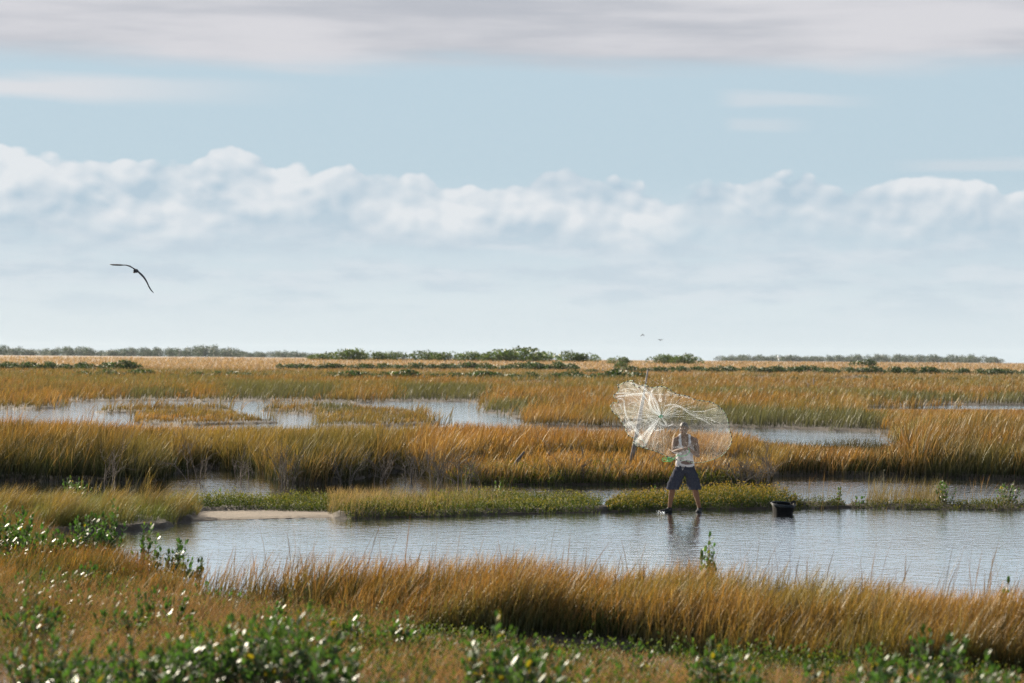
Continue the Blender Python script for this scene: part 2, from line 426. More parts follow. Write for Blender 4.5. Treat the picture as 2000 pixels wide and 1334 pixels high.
gc *= (0.75 + 0.5 * fbm(X2 * 2.2, D2 * 2.2, 77))[..., None]
m_, t, out, n = newmat('mud')
p = t.nodes.new('ShaderNodeBsdfPrincipled'); t.links.new(p.outputs[0], out.inputs[0]); p.inputs['Roughness'].default_value = 0.8; p.inputs['Specular IOR Level'].default_value = 0.25
tcn = t.nodes.new('ShaderNodeTexCoord'); c = attr(t); nz = n.noise(tcn.outputs['Object'], 9.0, 6.0, 0.65)
mu = t.nodes.new('ShaderNodeMix'); mu.data_type = 'RGBA'; mu.blend_type = 'MULTIPLY'; mu.inputs[0].default_value = 1.0
t.links.new(c, mu.inputs[6]); t.links.new(n.ramp(nz, [(0.25, 0.6), (0.75, 1.25)]), mu.inputs[7]); t.links.new(mu.outputs[2], p.inputs['Base Color'])
bm_ = t.nodes.new('ShaderNodeBump'); bm_.inputs['Strength'].default_value = 0.6; bm_.inputs['Distance'].default_value = 0.03
t.links.new(nz, bm_.inputs['Height']); t.links.new(bm_.outputs[0], p.inputs['Normal'])
M_MUD = m_
gr = npmesh('ground', np.stack([X2, D2, Z2], -1).reshape(-1, 3), [quads], M_MUD, colr=gc.reshape(-1, 3), smooth=True)
tag(gr, 'brown marsh mud with a pale sand flat beside the pond', 'ground', kind='structure')

# ------------------------------------------------------------------ water sheet
dw = np.concatenate([np.geomspace(12, 24, 10)[:-1], np.geomspace(24, 60, 60), np.geomspace(61, 420, 50)])
uw = np.concatenate([np.linspace(-1.2, -.3, 8)[:-1], np.linspace(-.3, .3, 70), np.linspace(.3, 1.2, 8)[1:]])
Dw, Uw = np.meshgrid(dw, uw, indexing='ij'); Xw = Uw * Dw
pxw, pyw = proj(Xw, Dw, 0 * Xw)
rip = np.full(Xw.shape, 0.35)
chan = (pyw < 993) & (pyw > 900)
rip[chan] = np.interp(pxw, [0, 310, 340, 520, 560, 680, 800, 1000, 1400, 1800], [.6, .3, .8, .8, .12, .2, .6, .7, .7, 1.0])[chan]
rip[pyw >= 993] = np.interp(pxw, [200, 600, 1000, 2000], [0.5, 0.75, 0.9, 1.0])[pyw >= 993]
rip[pyw >= 1215] = 0.1
rip[pyw < 900] = 1.1
nr, nc = Xw.shape; ii = np.arange(nr * nc).reshape(nr, nc)
wq = np.stack([ii[:-1, :-1], ii[:-1, 1:], ii[1:, 1:], ii[1:, :-1]], -1).reshape(-1, 4)
m_, t, out, n = newmat('water')
p = t.nodes.new('ShaderNodeBsdfPrincipled'); t.links.new(p.outputs[0], out.inputs[0])
p.inputs['Base Color'].default_value = (0.07, 0.085, 0.095, 1); p.inputs['Roughness'].default_value = 0.05; p.inputs['IOR'].default_value = 1.85
tcn = t.nodes.new('ShaderNodeTexCoord'); sx = t.nodes.new('ShaderNodeSeparateXYZ'); t.links.new(tcn.outputs['Object'], sx.inputs[0])
q1 = n.xyz(n.m('MULTIPLY', sx.outputs[0], 0.75), sx.outputs[1], 0.0)
h1 = n.noise(q1, 4.4, 3.0, 0.5, 0.4); h2 = n.noise(q1, 12.0, 2.0, 0.5, 0.3)
hh = n.m('ADD', h1, n.m('MULTIPLY', h2, 0.42))
gust = n.ss(n.noise(n.xyz(n.m('MULTIPLY', sx.outputs[0], 0.18), n.m('MULTIPLY', sx.outputs[1], 0.3), 4.0), 1.0, 2.0), 0.3, 0.7, 0.65, 1.25)
ra = t.nodes.new('ShaderNodeAttribute'); ra.attribute_name = 'col'
bm_ = t.nodes.new('ShaderNodeBump'); bm_.inputs['Distance'].default_value = 0.05
t.links.new(n.m('MULTIPLY', n.m('MULTIPLY', ra.outputs['Fac'], gust), 0.31), bm_.inputs['Strength'])
t.links.new(hh, bm_.inputs['Height']); t.links.new(bm_.outputs[0], p.inputs['Normal'])
gw = t.nodes.new('ShaderNodeBsdfGlossy'); gw.inputs['Roughness'].default_value = 0.05; gw.inputs[0].default_value = (.97, .985, 1.0, 1); t.links.new(bm_.outputs[0], gw.inputs['Normal'])
mw = t.nodes.new('ShaderNodeMixShader'); mw.inputs[0].default_value = 0.95; t.links.new(p.outputs[0], mw.inputs[1]); t.links.new(gw.outputs[0], mw.inputs[2]); t.links.new(mw.outputs[0], out.inputs[0])
M_WATER = m_
wa = npmesh('water', np.stack([Xw, Dw, 0 * Xw], -1).reshape(-1, 3), [wq], M_WATER, colr=np.repeat(rip.reshape(-1, 1), 3, 1), smooth=True)
tag(wa, 'shallow marsh water reflecting the pale sky', 'water', kind='structure')

# ------------------------------------------------------------------ grass builders
def blades(name, P, h, w, lean, c0, c1, c2, mat, head=None, label=None, cat='grass', seg=3, group=None, kind='stuff', parent=None):
    """P (n,3); h, w (n,); lean (n,2) tip offset as a share of height; c0,c1,c2 (n,3) colours at foot, middle, tip"""
    n_ = len(P); ph = rng.uniform(0, math.pi, n_); wd = np.stack([np.cos(ph), np.sin(ph), 0 * ph], -1)
    ts = {3: [0, .38, .74, 1.0], 2: [0, .5, 1.0]}[seg]; ws = {3: [.8, 1.0, .75, 0], 2: [.9, .9, 0]}[seg]
    Vs = []; Cs = []
    for k, tt in enumerate(ts):
        ln = np.concatenate([lean * (tt ** 1.7), (tt - 0.12 * tt * tt * (lean ** 2).sum(1, keepdims=True))], 1)
        q = P + ln * h[:, None]
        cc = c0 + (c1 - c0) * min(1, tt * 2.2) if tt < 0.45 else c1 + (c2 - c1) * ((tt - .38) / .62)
        if k < len(ts) - 1:
            hw = (w * ws[k] * 0.5)[:, None]
            if head is not None and k == len(ts) - 2: hw = hw * head[:, None]
            Vs += [q - wd * hw, q + wd * hw]; Cs += [cc, cc]
        else: Vs.append(q); Cs.append(cc)
    m = len(Vs); Vv = np.stack(Vs, 1).reshape(-1, 3); Cc = np.stack(Cs, 1).reshape(-1, 3)
    b = (np.arange(n_) * m)[:, None]
    Fs = [b + np.array([[2 * k, 2 * k + 1, 2 * k + 3, 2 * k + 2]]) for k in range(len(ts) - 2)]
    Fs.append(b + np.array([[m - 3, m - 2, m - 1]]))
    o = npmesh(name, Vv, Fs, mat, colr=Cc, parent=parent)
    if label: tag(o, label, cat, group, kind)
    return o
def leaf_arrays(P, Dv, N, L, W_, bend=0.1):
    S = np.cross(Dv, N); S /= np.linalg.norm(S, axis=1, keepdims=True) + 1e-9
    L = L[:, None]; W_ = W_[:, None]
    vs = [P, P + Dv * L * .32 - S * W_ * .46, P + Dv * L * .32 + S * W_ * .46,
          P + Dv * L * .72 - S * W_ * .44 - N * L * bend * .4, P + Dv * L * .72 + S * W_ * .44 - N * L * bend * .4, P + Dv * L - N * L * bend]
    Vv = np.stack(vs, 1).reshape(-1, 3); b = (np.arange(len(P)) * 6)[:, None]
    return Vv, [b + np.array([[1, 2, 4, 3]]), b + np.array([[0, 2, 1]]), b + np.array([[3, 4, 5]])]
def unit(v): return v / (np.linalg.norm(v, axis=-1, keepdims=True) + 1e-9)
def scatter(poly, n_, keep_water=0.0):
    a = np.array(poly, float); lo, hi = a.min(0), a.max(0)
    px = rng.uniform(lo[0], hi[0], n_); py = rng.uniform(lo[1], hi[1], n_)
    k = inside(px, py, poly); px, py = px[k], py[k]
    x, d = ground_at(px, py); w = water_mask(x, d)
    k = ~w | (rng.random(len(x)) < keep_water)
    return px[k], py[k], x[k], d[k]
def foot(x, d): return np.stack([x, d, np.maximum(terrain(x, d) - 0.02, -0.15)], -1)
def vary(c, n_, amt=0.22, hue=0.08):
    return np.array(c)[None] * rng.uniform(1 - amt, 1 + amt, (n_, 1)) * rng.uniform(1 - hue, 1 + hue, (n_, 3))
def mixc(a, b, f): return a * (1 - f[:, None]) + b * f[:, None]
GOLD, RUST, STRAW, OLIVE, GREEN, GREYG = (0.50, 0.27, 0.065), (0.40, 0.19, 0.05), (0.56, 0.36, 0.15), (0.22, 0.18, 0.045), (0.10, 0.135, 0.03), (0.13, 0.14, 0.085)

# --- the marsh behind the channel, from its front edge to the dunes
def marsh(name, poly, n_, label, seg, hscale=1.0, wpx=0.75, keep=0.0, cap=False):
    px, py, x, d = scatter(poly, int(n_ * 1.35), keep)
    kp = rng.random(len(x)) < .22 + .78 * sstep((fbm(x * 1.25, d * .8, 401) - .36) / .2); kp |= d > 200; px, py, x, d = px[kp], py[kp], x[kp], d[kp]
    P = foot(x, d); n_ = len(x)
    pn = fbm(x * 0.28, d * 0.16, 41); pn2 = fbm(x * 0.9, d * 0.6, 51)
    far = sstep((d - 90) / 260)
    h = (0.72 + 0.38 * pn + 0.15 * (pn2 - .5)) * rng.uniform(0.6, 1.12, n_) * hscale
    h *= np.where(d > 90, np.where(d > 400, 0.55, 0.8), 1.0)
    h *= 0.78 + .5 * sstep((fbm(x * 1.6, d * 1.0, 141) - .3) / .4)
    isl = np.zeros(n_, bool)
    for q in ISLANDS: isl |= inside(px, py, [(a, b + (3 if b > 820 else -2)) for a, b in q])
    h *= np.where(isl, .45, 1.0)
    lowb = inside(px, py, [(860,935),(1000,915),(1250,908),(1340,918),(1490,926),(1490,950),(860,950)])
    h *= np.where(lowb, 0.5, 1.0)
    if cap:
        ty = np.interp(px, [-200, 0, 250, 290, 780, 820, 1000, 1150, 1430, 1500, 1700, 1750, 1790], [822, 826, 828, 838, 838, 830, 834, 842, 848, 872, 884, 870, 760])
        h = np.minimum(h, np.maximum((py - ty) * d / F, .10) * rng.uniform(.72, 1.22, n_))
    rs = (px > 1690) & (py > 804) & (py < 838)
    h = np.where(rs, np.minimum(h, np.maximum((py - 801) * d / F, .08) * rng.uniform(.7, 1.2, n_)), h)
    w = np.maximum(0.0065, wpx * d / F) * rng.uniform(0.7, 1.3, n_)
    lean = np.stack([rng.normal(0.20, 0.20, n_), rng.normal(0, 0.16, n_)], -1)
    lean[:, 0] += (fbm(x * 1.1, d * .8, 301) - .5) * .55; fl = rng.random(n_) < .03; lean[fl] = rng.normal(0, .7, (fl.sum(), 2))
    cl = fbm(x * 1.4, d * .9, 311)
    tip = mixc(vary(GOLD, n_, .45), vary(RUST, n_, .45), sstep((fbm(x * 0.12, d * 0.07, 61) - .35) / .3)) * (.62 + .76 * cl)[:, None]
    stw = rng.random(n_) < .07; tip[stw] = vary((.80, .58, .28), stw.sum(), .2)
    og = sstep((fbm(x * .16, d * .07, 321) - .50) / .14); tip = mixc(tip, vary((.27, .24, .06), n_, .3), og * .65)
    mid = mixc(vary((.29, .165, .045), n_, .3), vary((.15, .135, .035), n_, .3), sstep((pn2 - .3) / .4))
    low = mixc(vary((.06, .05, .02), n_), vary((.03, .038, .012), n_), sstep((pn - .25) / .35))  # foot colours darkened to paint shade into the clump bases
    gp = np.zeros(n_)
    for q in ([(-200,880),(330,895),(320,945),(-200,950)], [(1750,870),(2300,850),(2300,940),(1780,930)], [(540,905),(760,900),(700,945),(560,945)]):
        gp += inside(px, py, q)
    gp = np.clip(gp, 0, 1) * sstep((fbm(x * .7, d * .5, 15) - .25) / .3)
    mid = mixc(mid, vary((.07, .085, .022), n_, .3), gp * .85); tip = mixc(tip, vary((.20, .19, .05), n_, .4), gp * .45)
    dk = np.zeros(n_)
    for q in ([(430,762),(470,757),(650,760),(670,775),(640,784),(440,786)], [(770,762),(900,758),(960,764),(955,786),(780,788)], [(240,772),(330,768),(380,780),(250,786)],
              [(940,800),(1000,796),(1050,800),(1050,815),(960,816)], [(1670,782),(1760,775),(1900,786),(1890,796),(1680,790)], [(1930,780),(2200,775),(2200,800),(1940,796)],
              [(1360,770),(1460,766),(1470,774),(1380,778)], [(1210,835),(1450,815),(1720,825),(1720,846),(1440,842)], [(600,795),(680,792),(700,808),(620,812)]):
        dk += inside(px + rng.normal(0, 12, n_), py + rng.normal(0, 1.5, n_), q)
    dk = np.clip(dk, 0, 1)
    tip = mixc(tip, vary((.15, .17, .05), n_), dk * .92); mid = mixc(mid, vary((.10, .11, .06), n_), dk * .92); low = mixc(low, vary((.06, .065, .045), n_), dk * .92)
    st = sstep((d - 380) / 90) * (rng.random(n_) < .9)
    tip = mixc(tip, vary((.60, .42, .25), n_, .15), st); mid = mixc(mid, vary((.50, .34, .19), n_, .15), st); low = mixc(low, vary((.36, .25, .13), n_, .15), st)
    gg = sstep((d - 150) / 60) * (1 - st) * sstep((fbm(x * .05, d * .03, 91) - .45) / .15) * (rng.random(n_) < .7)
    tip = mixc(tip, vary((.26, .25, .09), n_), gg * .8); mid = mixc(mid, vary((.15, .17, .06), n_), gg * .8)
    head = np.where(rng.random(n_) < 0.3, 1.7, 1.0)
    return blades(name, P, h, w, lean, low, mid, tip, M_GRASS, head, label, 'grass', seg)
marsh('marsh_grass', [(-150,868),(2150,868),(2150,955),(-150,958)], 125000, 'tall golden cordgrass filling the marsh right behind the channel', 3, 1.0, 1.15, cap=True)
marsh('marsh_grass', [(-150,775),(2150,775),(2150,868),(-150,868)], 120000, 'golden and olive cordgrass around the farther ponds', 2, 1.0, 1.05)
marsh('marsh_grass', [(-150,722),(2150,730),(2150,775),(-150,775)], 90000, 'far golden marsh grass in patches of rust and green', 2, 1.0, 0.9)
marsh('dune_grass', [(-150,697),(2150,712),(2150,734),(-150,722)], 60000, 'pale tan grass covering the low dunes at the horizon', 2, 1.0, 1.0)
px, py, x, d = scatter([(-150,868),(2150,868),(2150,955),(-150,958)], 130000); n_ = len(x)
pn = fbm(x * .7, d * .5, 15); hh_ = (.28 + .58 * pn) * rng.uniform(.6, 1.15, n_) * np.where((px > 1430) & (px < 1760) & (py < 900), .3, 1)
hh_ *= np.where(inside(px, py, [(-200,880),(330,895),(320,945),(-200,950)]) | inside(px, py, [(1750,870),(2300,850),(2300,940),(1780,930)]) | inside(px, py, [(540,905),(760,900),(700,945),(560,945)]), 1.35, 1)
hh_ *= np.where(inside(px, py, [(860,935),(1000,915),(1250,908),(1340,918),(1490,926),(1490,950),(860,950)]), .4, 1)
blades('marsh_undergrowth', foot(x, d), hh_, .013 * rng.uniform(.7, 1.4, n_), np.stack([rng.normal(.15, .35, n_), rng.normal(0, .3, n_)], -1), vary((.022, .024, .010), n_), vary((.042, .052, .014), n_, .3), mixc(vary((.10, .13, .03), n_, .3), vary((.20, .15, .045), n_, .3), sstep((pn - .3) / .4)),  # greens darkened so the grass feet look deep in shade
       M_UNDER, None, 'green undergrowth darkened for shade at the foot of the tall marsh grass')
# sparse reeds standing in the shallow edges of the ponds
def reeds(name, poly, n_, hh, label, tipc=RUST, wmin=0.006, lx=0.15, keep=1.0):
    px, py, x, d = scatter(poly, n_, keep); kp = rng.random(len(x)) < .15 + .85 * sstep((fbm(x * 2.3, d * 1.7, 421) - .38) / .16); x, d = x[kp], d[kp]; n_ = len(x); P = foot(x, d)
    h = hh * rng.uniform(.3, 1.2, n_) * (.55 + .8 * fbm(x * 1.4, d, 431)); w = np.maximum(wmin, .55 * d / F) * rng.uniform(.7, 1.2, n_)
    lean = np.stack([rng.normal(lx, .17, n_), rng.normal(0, .12, n_)], -1)
    return blades(name, P, h, w, lean, vary((.10, .10, .035), n_), vary((.24, .17, .05), n_, .3), vary(tipc, n_, .3), M_GRASS, np.where(rng.random(n_) < .35, 1.8, 1.), label, 'grass', 3)
reeds('reed', [(150,803),(200,797),(420,796),(470,802),(440,807),(170,808)], 420, .6, 'thin reeds standing in the far pond on the left')
reeds('reed', [(0,862),(500,868),(1000,868),(1500,880),(1740,885),(1500,866),(1000,858),(500,858),(0,854)], 700, .4, 'sparse reed tips along the near shore of the far ponds', GOLD)
reeds('reed', [(1690,982),(1740,978),(1835,979),(1842,993),(1690,993)], 1700, .60, 'clump of dark olive reeds on the spit right of the tub', (.20, .17, .055))
reeds('reed', [(1560,985),(1700,985),(2100,985),(2100,998),(1560,995)], 260, .55, 'scattered thin reed stems along the right end of the spit', (.42, .24, .08))
reeds('reed', [(150,982),(300,984),(300,990),(150,988)], 160, .75, 'loose green reed stems at the left end of the channel', (.32, .26, .07), lx=.25)

# --- grass of the left spit
px, py, x, d = scatter([(-200,988),(250,989),(330,990),(395,996),(385,1012),(330,1026),(200,1040),(-200,1052)], 52000); n_ = len(x)
pn = fbm(x * 1.7, d * 1.4, 8); kp = rng.random(n_) < .2 + .8 * sstep((pn - .34) / .2); px, py, x, d, pn = px[kp], py[kp], x[kp], d[kp], pn[kp]; n_ = len(x); P = foot(x, d)
hh_ = .40 * rng.uniform(.45, 1.2, n_) * (0.3 + 1.25 * pn) * np.where(py > 1010, 1.15, .38)
blades('spit_grass', P, hh_, np.maximum(.0055, .6 * d / F) * rng.uniform(.7, 1.3, n_), np.stack([rng.normal(.42, .22, n_), rng.normal(-.05, .18, n_)], -1),
       vary((.09, .12, .03), n_), mixc(vary((.12, .17, .04), n_, .3), vary((.28, .20, .055), n_, .3), sstep((pn - .4) / .35)), mixc(vary((.20, .23, .06), n_, .4), vary((.38, .27, .085), n_, .4), sstep((pn - .36) / .35) * (.5 + .5 * (py > 1012))),
       M_GRASS, np.where(rng.random(n_) < .2, 1.8, 1.), 'green and gold grass bending right on the left end of the spit')

# --- low succulents
def succulents(name, P, hh, leafL, per, cg, ct, label, tipf=0.6, spread=0.35):
    n_ = len(P); hts = hh
    nk = per; idx = np.repeat(np.arange(n_), nk); m = len(idx)
    t_ = np.tile((np.arange(nk) + .5) / nk, n_) * rng.uniform(.8, 1.1, m)
    lean = np.stack([rng.normal(.05, spread, n_), rng.normal(0, spread, n_)], -1)[idx]
    q = P[idx] + np.concatenate([lean * (t_ ** 1.3)[:, None], t_[:, None]], 1) * hts[idx][:, None]
    ph = rng.uniform(0, 2 * math.pi, m)
    Dv = unit(np.stack([np.cos(ph) * .75, np.sin(ph) * .75, rng.uniform(.35, 1.1, m)], -1)); N = unit(np.cross(Dv, rng.normal(0, 1, (m, 3))))
    L = leafL * rng.uniform(.65, 1.3, m); Vv, Fs = leaf_arrays(q, Dv, N, L, L * .42, .05)
    pn = fbm(P[:, 0] * 1.3, P[:, 1] * 1.3, 71)[idx]
    f = np.clip(sstep((t_ - .55) / .4) * tipf * (0.35 + 1.3 * pn), 0, 1) * (rng.random(m) < .85)
    c = mixc(vary(cg, m, .35), vary(ct, m, .3), f)
    o = npmesh(name, Vv, Fs, M_SUCC, colr=np.repeat(c, 6, 0)); tag(o, label, 'plants', None, 'stuff'); return o
S1 = [(300,992),(400,989),(640,986),(1000,984),(1120,987),(1178,993),(1165,1003),(1000,1008),(850,1015),(700,1018),(640,1003),(500,1000),(385,1000)]
px, py, x, d = scatter(S1, 15000)
succulents('succulent_mat', foot(x, d), .27 * (0.15 + 1.25 * fbm(x * 1.6, d * 1.3, 13)) * rng.uniform(.55, 1.2, len(x)), .034, 9, (.085, .11, .03), (.34, .27, .07), 'low green succulent mat on the spit beside the sand flat', .55)
S2 = [(1182,993),(1230,985),(1400,979),(1530,987),(1560,991),(1560,999),(1300,1003),(1190,1004)]
px, py, x, d = scatter(S2, 8500)
succulents('succulent_mat', foot(x, d), np.interp(px, [1180, 1230, 1330, 1440, 1520, 1560], [.12, .24, .27, .36, .32, .14]) * rng.uniform(.5, 1.15, len(x)) * (.55 + .85 * fbm(x * 2.2, d * 2, 17)), .034, 10, (.07, .095, .022), (.50, .30, .06), 'yellow-tipped succulent mound behind the man on the spit', .55)
S3 = [(1545,989),(1640,991),(1800,990),(2250,993),(2250,1004),(1850,1001),(1555,999)]
px, py, x, d = scatter(S3, 6000)
succulents('succulent_mat', foot(x, d), .10 * rng.uniform(.6, 1.5, len(x)) * (.6 + fbm(x, d, 3)), .03, 7, (.075, .09, .028), (.26, .22, .05), 'thin dark strip of succulents right of the black tub', .5)
S4 = [(870,940),(1000,928),(1220,922),(1330,926),(1485,930),(1490,946),(1200,947),(1000,949)]
px, py, x, d = scatter(S4, 11000)
succulents('succulent_mat', foot(x, d), .30 * (0.45 + fbm(x * .6, d * .6, 23)) * rng.uniform(.6, 1.1, len(x)), .042, 8, (.075, .10, .02), (.22, .21, .04), 'dark green succulents on the far bank of the channel', .5)
# tan stems among the succulents
px, py, x, d = scatter([(640,985),(1000,980),(1000,1003),(850,1010),(700,1014),(640,1010)], 7000); n_ = len(x)
k = rng.random(n_) < np.interp(px, [640, 700, 800, 1000], [1, 1, .5, .12]); x, d = x[k], d[k]; n_ = len(x)
blades('spit_grass', foot(x, d), .36 * rng.uniform(.5, 1.15, n_), np.maximum(.005, .55 * d / F) * rng.uniform(.7, 1.2, n_), np.stack([rng.normal(.15, .25, n_), rng.normal(0, .2, n_)], -1),
       vary((.10, .11, .04), n_), vary((.28, .22, .09), n_, .3), vary((.50, .36, .16), n_, .3), M_GRASS, None, 'pale straw stems mixed into the spit right of the sand flat')

# --- near strip of golden grass between the pond and the bank
G1 = [(300,1160),(380,1184),(560,1200),(700,1225),(800,1240),(1000,1250),(1200,1259),(1400,1285),(1600,1310),(1800,1330),(2200,1352),
      (2200,1268),(2000,1255),(1600,1228),(1300,1205),(1000,1188),(700,1183),(400,1171),(320,1125)]
px, py, x, d = scatter(G1, 165000, .0); kp = rng.random(len(x)) < .3 + .7 * sstep((fbm(x * 2.2, d * 2.0, 411) - .36) / .2); px, py, x, d = px[kp], py[kp], x[kp], d[kp]; n_ = len(x)
pn = fbm(x * 1.1, d * 1.1, 19); pn2 = fbm(x * .45, d * .5, 29); P = foot(x, d)
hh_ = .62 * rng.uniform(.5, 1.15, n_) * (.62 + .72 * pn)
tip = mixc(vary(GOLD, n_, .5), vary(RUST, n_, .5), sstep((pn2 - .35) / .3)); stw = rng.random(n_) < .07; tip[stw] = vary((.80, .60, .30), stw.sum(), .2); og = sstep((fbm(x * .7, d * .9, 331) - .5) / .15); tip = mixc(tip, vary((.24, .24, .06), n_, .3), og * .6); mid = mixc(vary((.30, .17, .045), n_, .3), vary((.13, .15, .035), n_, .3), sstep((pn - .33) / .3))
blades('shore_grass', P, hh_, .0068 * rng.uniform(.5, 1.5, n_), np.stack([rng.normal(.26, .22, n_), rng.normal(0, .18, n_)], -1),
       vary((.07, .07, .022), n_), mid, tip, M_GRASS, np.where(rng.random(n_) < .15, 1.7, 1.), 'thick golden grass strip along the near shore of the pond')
px, py, x, d = scatter(G1, 85000); n_ = len(x); pn = fbm(x * 1.0, d * 1.0, 219); hh_ = (.14 + .52 * pn) * rng.uniform(.5, 1.15, n_)
blades('shore_undergrowth', foot(x, d), hh_, .011 * rng.uniform(.6, 1.4, n_), np.stack([rng.normal(.15, .35, n_), rng.normal(0, .3, n_)], -1), vary((.024, .024, .010), n_), vary((.048, .062, .015), n_, .3), mixc(vary((.11, .15, .03), n_, .3), vary((.24, .15, .04), n_, .3), sstep((pn - .3) / .35)),  # shade inside the strip painted in by darkening these greens
       M_UNDER, None, 'green undergrowth darkened for shade inside the near golden strip')
px, py, x, d = scatter([(380,1150),(700,1172),(1000,1178),(1300,1196),(1600,1218),(2100,1250),(2100,1275),(1600,1250),(1300,1225),(1000,1205),(700,1200),(400,1180)], 2600, .7)
n_ = len(x); hh_ = np.where(rng.random(n_) < .3, 1.0, .72) * rng.uniform(.75, 1.12, n_)
blades('shore_stalk', foot(x, d), hh_, .0056 * rng.uniform(.7, 1.2, n_), np.stack([rng.normal(.10, .14, n_), rng.normal(0, .1, n_)], -1),
       vary((.12, .10, .04), n_), vary((.20, .13, .05), n_, .3), vary((.22, .13, .06), n_, .3), M_GRASS, np.where(rng.random(n_) < .4, 2.4, 1.), 'thin seeding stalks rising above the near shore grass')

# --- left scrub between the spit and the bank
LS = [(-200,1047),(60,1049),(120,1082),(200,1108),(270,1138),(330,1160),(400,1174),(380,1182),(300,1190),(-200,1200)]
px, py, x, d = scatter(LS, 42000); n_ = len(x); pn = fbm(x * 1.1, d * 1.1, 33)
blades('scrub_grass', foot(x, d), .40 * rng.uniform(.5, 1.2, n_) * (.5 + .9 * pn), .0055 * rng.uniform(.6, 1.4, n_), np.stack([rng.normal(.2, .25, n_), rng.normal(0, .2, n_)], -1),
       vary((.06, .075, .02), n_), mixc(vary((.08, .10, .026), n_, .3), vary((.20, .11, .036), n_, .3), sstep((pn - .48) / .25)), mixc(vary((.15, .17, .045), n_, .4), vary((.38, .20, .06), n_, .4), sstep((pn - .48) / .25)),
       M_GRASS, None, 'dark rust and green scrub grass on the left shore')
px, py, x, d = scatter([(-200,1112),(120,1116),(250,1150),(340,1170),(390,1188),(200,1196),(-200,1200)], 15000); n_ = len(x); pn = fbm(x * 1.3, d * 1.2, 37)
kp = rng.random(n_) < .15 + .85 * sstep((pn - .36) / .2); x, d, pn = x[kp], d[kp], pn[kp]; n_ = len(x)
blades('shore_grass', foot(x, d), .42 * rng.uniform(.5, 1.15, n_) * (.5 + .8 * pn), .0068 * rng.uniform(.5, 1.5, n_), np.stack([rng.normal(.26, .22, n_), rng.normal(0, .18, n_)], -1),
       vary((.07, .07, .022), n_), mixc(vary((.28, .15, .045), n_, .3), vary((.12, .13, .035), n_, .3), sstep((pn - .4) / .3)), mixc(vary(GOLD, n_, .5), vary(RUST, n_, .5), rng.random(n_)), M_GRASS, None, 'rusty golden grass on the left shore above the bank')
px, py, x, d = scatter(LS, 8000)
succulents('succulent_mat', foot(x, d), .26 * (.4 + fbm(x, d, 43)) * rng.uniform(.6, 1.1, len(x)), .04, 9, (.055, .095, .022), (.26, .24, .04), 'dark leafy ground cover on the left shore', .6)

# --- the bank at the photographer's feet
def bank_pts(n_, d0=12.5):
    d = rng.uniform(d0, 30, n_); x = rng.uniform(-.25, .25, n_) * d
    k = (d < db(x) - .35 + .5 * (fbm(x * 2, d * 2, 3) - .5)) & (rng.random(n_) < d / 30); return x[k], d[k]
x, d = bank_pts(115000); n_ = len(x); pn = fbm(x * .8, d * .6, 53); pn2 = fbm(x * 2.5, d * 2.0, 63)
tanf = sstep((pn - .20) / .22) * (1 - .25 * sstep((d - 18.5 + .35 * (x + 1)) / 3.0) * (x < 1.0)); near_ch = 1 - .7 * sstep((d - db(x) + 2.4) / 1.4)
blades('bank_grass', foot(x, d), .20 * rng.uniform(.5, 1.25, n_) * (.30 + 1.45 * pn2) * near_ch * (1 + .7 * sstep((d - 20) / 4) * (x < -1)), .0042 * rng.uniform(.6, 1.4, n_), np.stack([rng.normal(.18, .4, n_), rng.normal(0, .35, n_)], -1),
       mixc(vary((.06, .065, .022), n_), vary((.22, .15, .075), n_), tanf), mixc(vary((.11, .105, .035), n_, .4), vary((.34, .20, .095), n_, .4), tanf), mixc(vary((.26, .17, .06), n_, .5), vary((.58, .35, .175), n_, .45), tanf),
       M_LOW, None, 'short tan salt grass covering the bank in the foreground')
x, d = bank_pts(36000); k = fbm(x * .55, d * .45, 83) > .40 - .3 * ((d > 18.5) & (x < 0)) - .25 * (rng.random(len(x)) < .3); x, d = x[k], d[k]
succulents('succulent_mat', foot(x, d), .17 * rng.uniform(.5, 1.3, len(x)), .03, 7, (.06, .11, .025), (.30, .27, .05), 'small green ground cover scattered through the foreground salt grass', .5)

x, d = bank_pts(60000, 14.0); k = rng.random(len(x)) < np.clip(sstep((fbm(x * .7, d * .6, 183) - .50) / .12) * np.where((x < -.8) & (d > 18), .6, np.where(d > 19, .2, .12)), 0, 1); x, d = x[k], d[k]
succulents('bank_cover', foot(x, d), .24 * rng.uniform(.4, 1.3, len(x)) * (.5 + fbm(x * 1.7, d * 1.7, 193)), .044, 8, (.055, .10, .03), (.16, .20, .05), 'dark leafy undergrowth in patches over the foreground bank', .5)

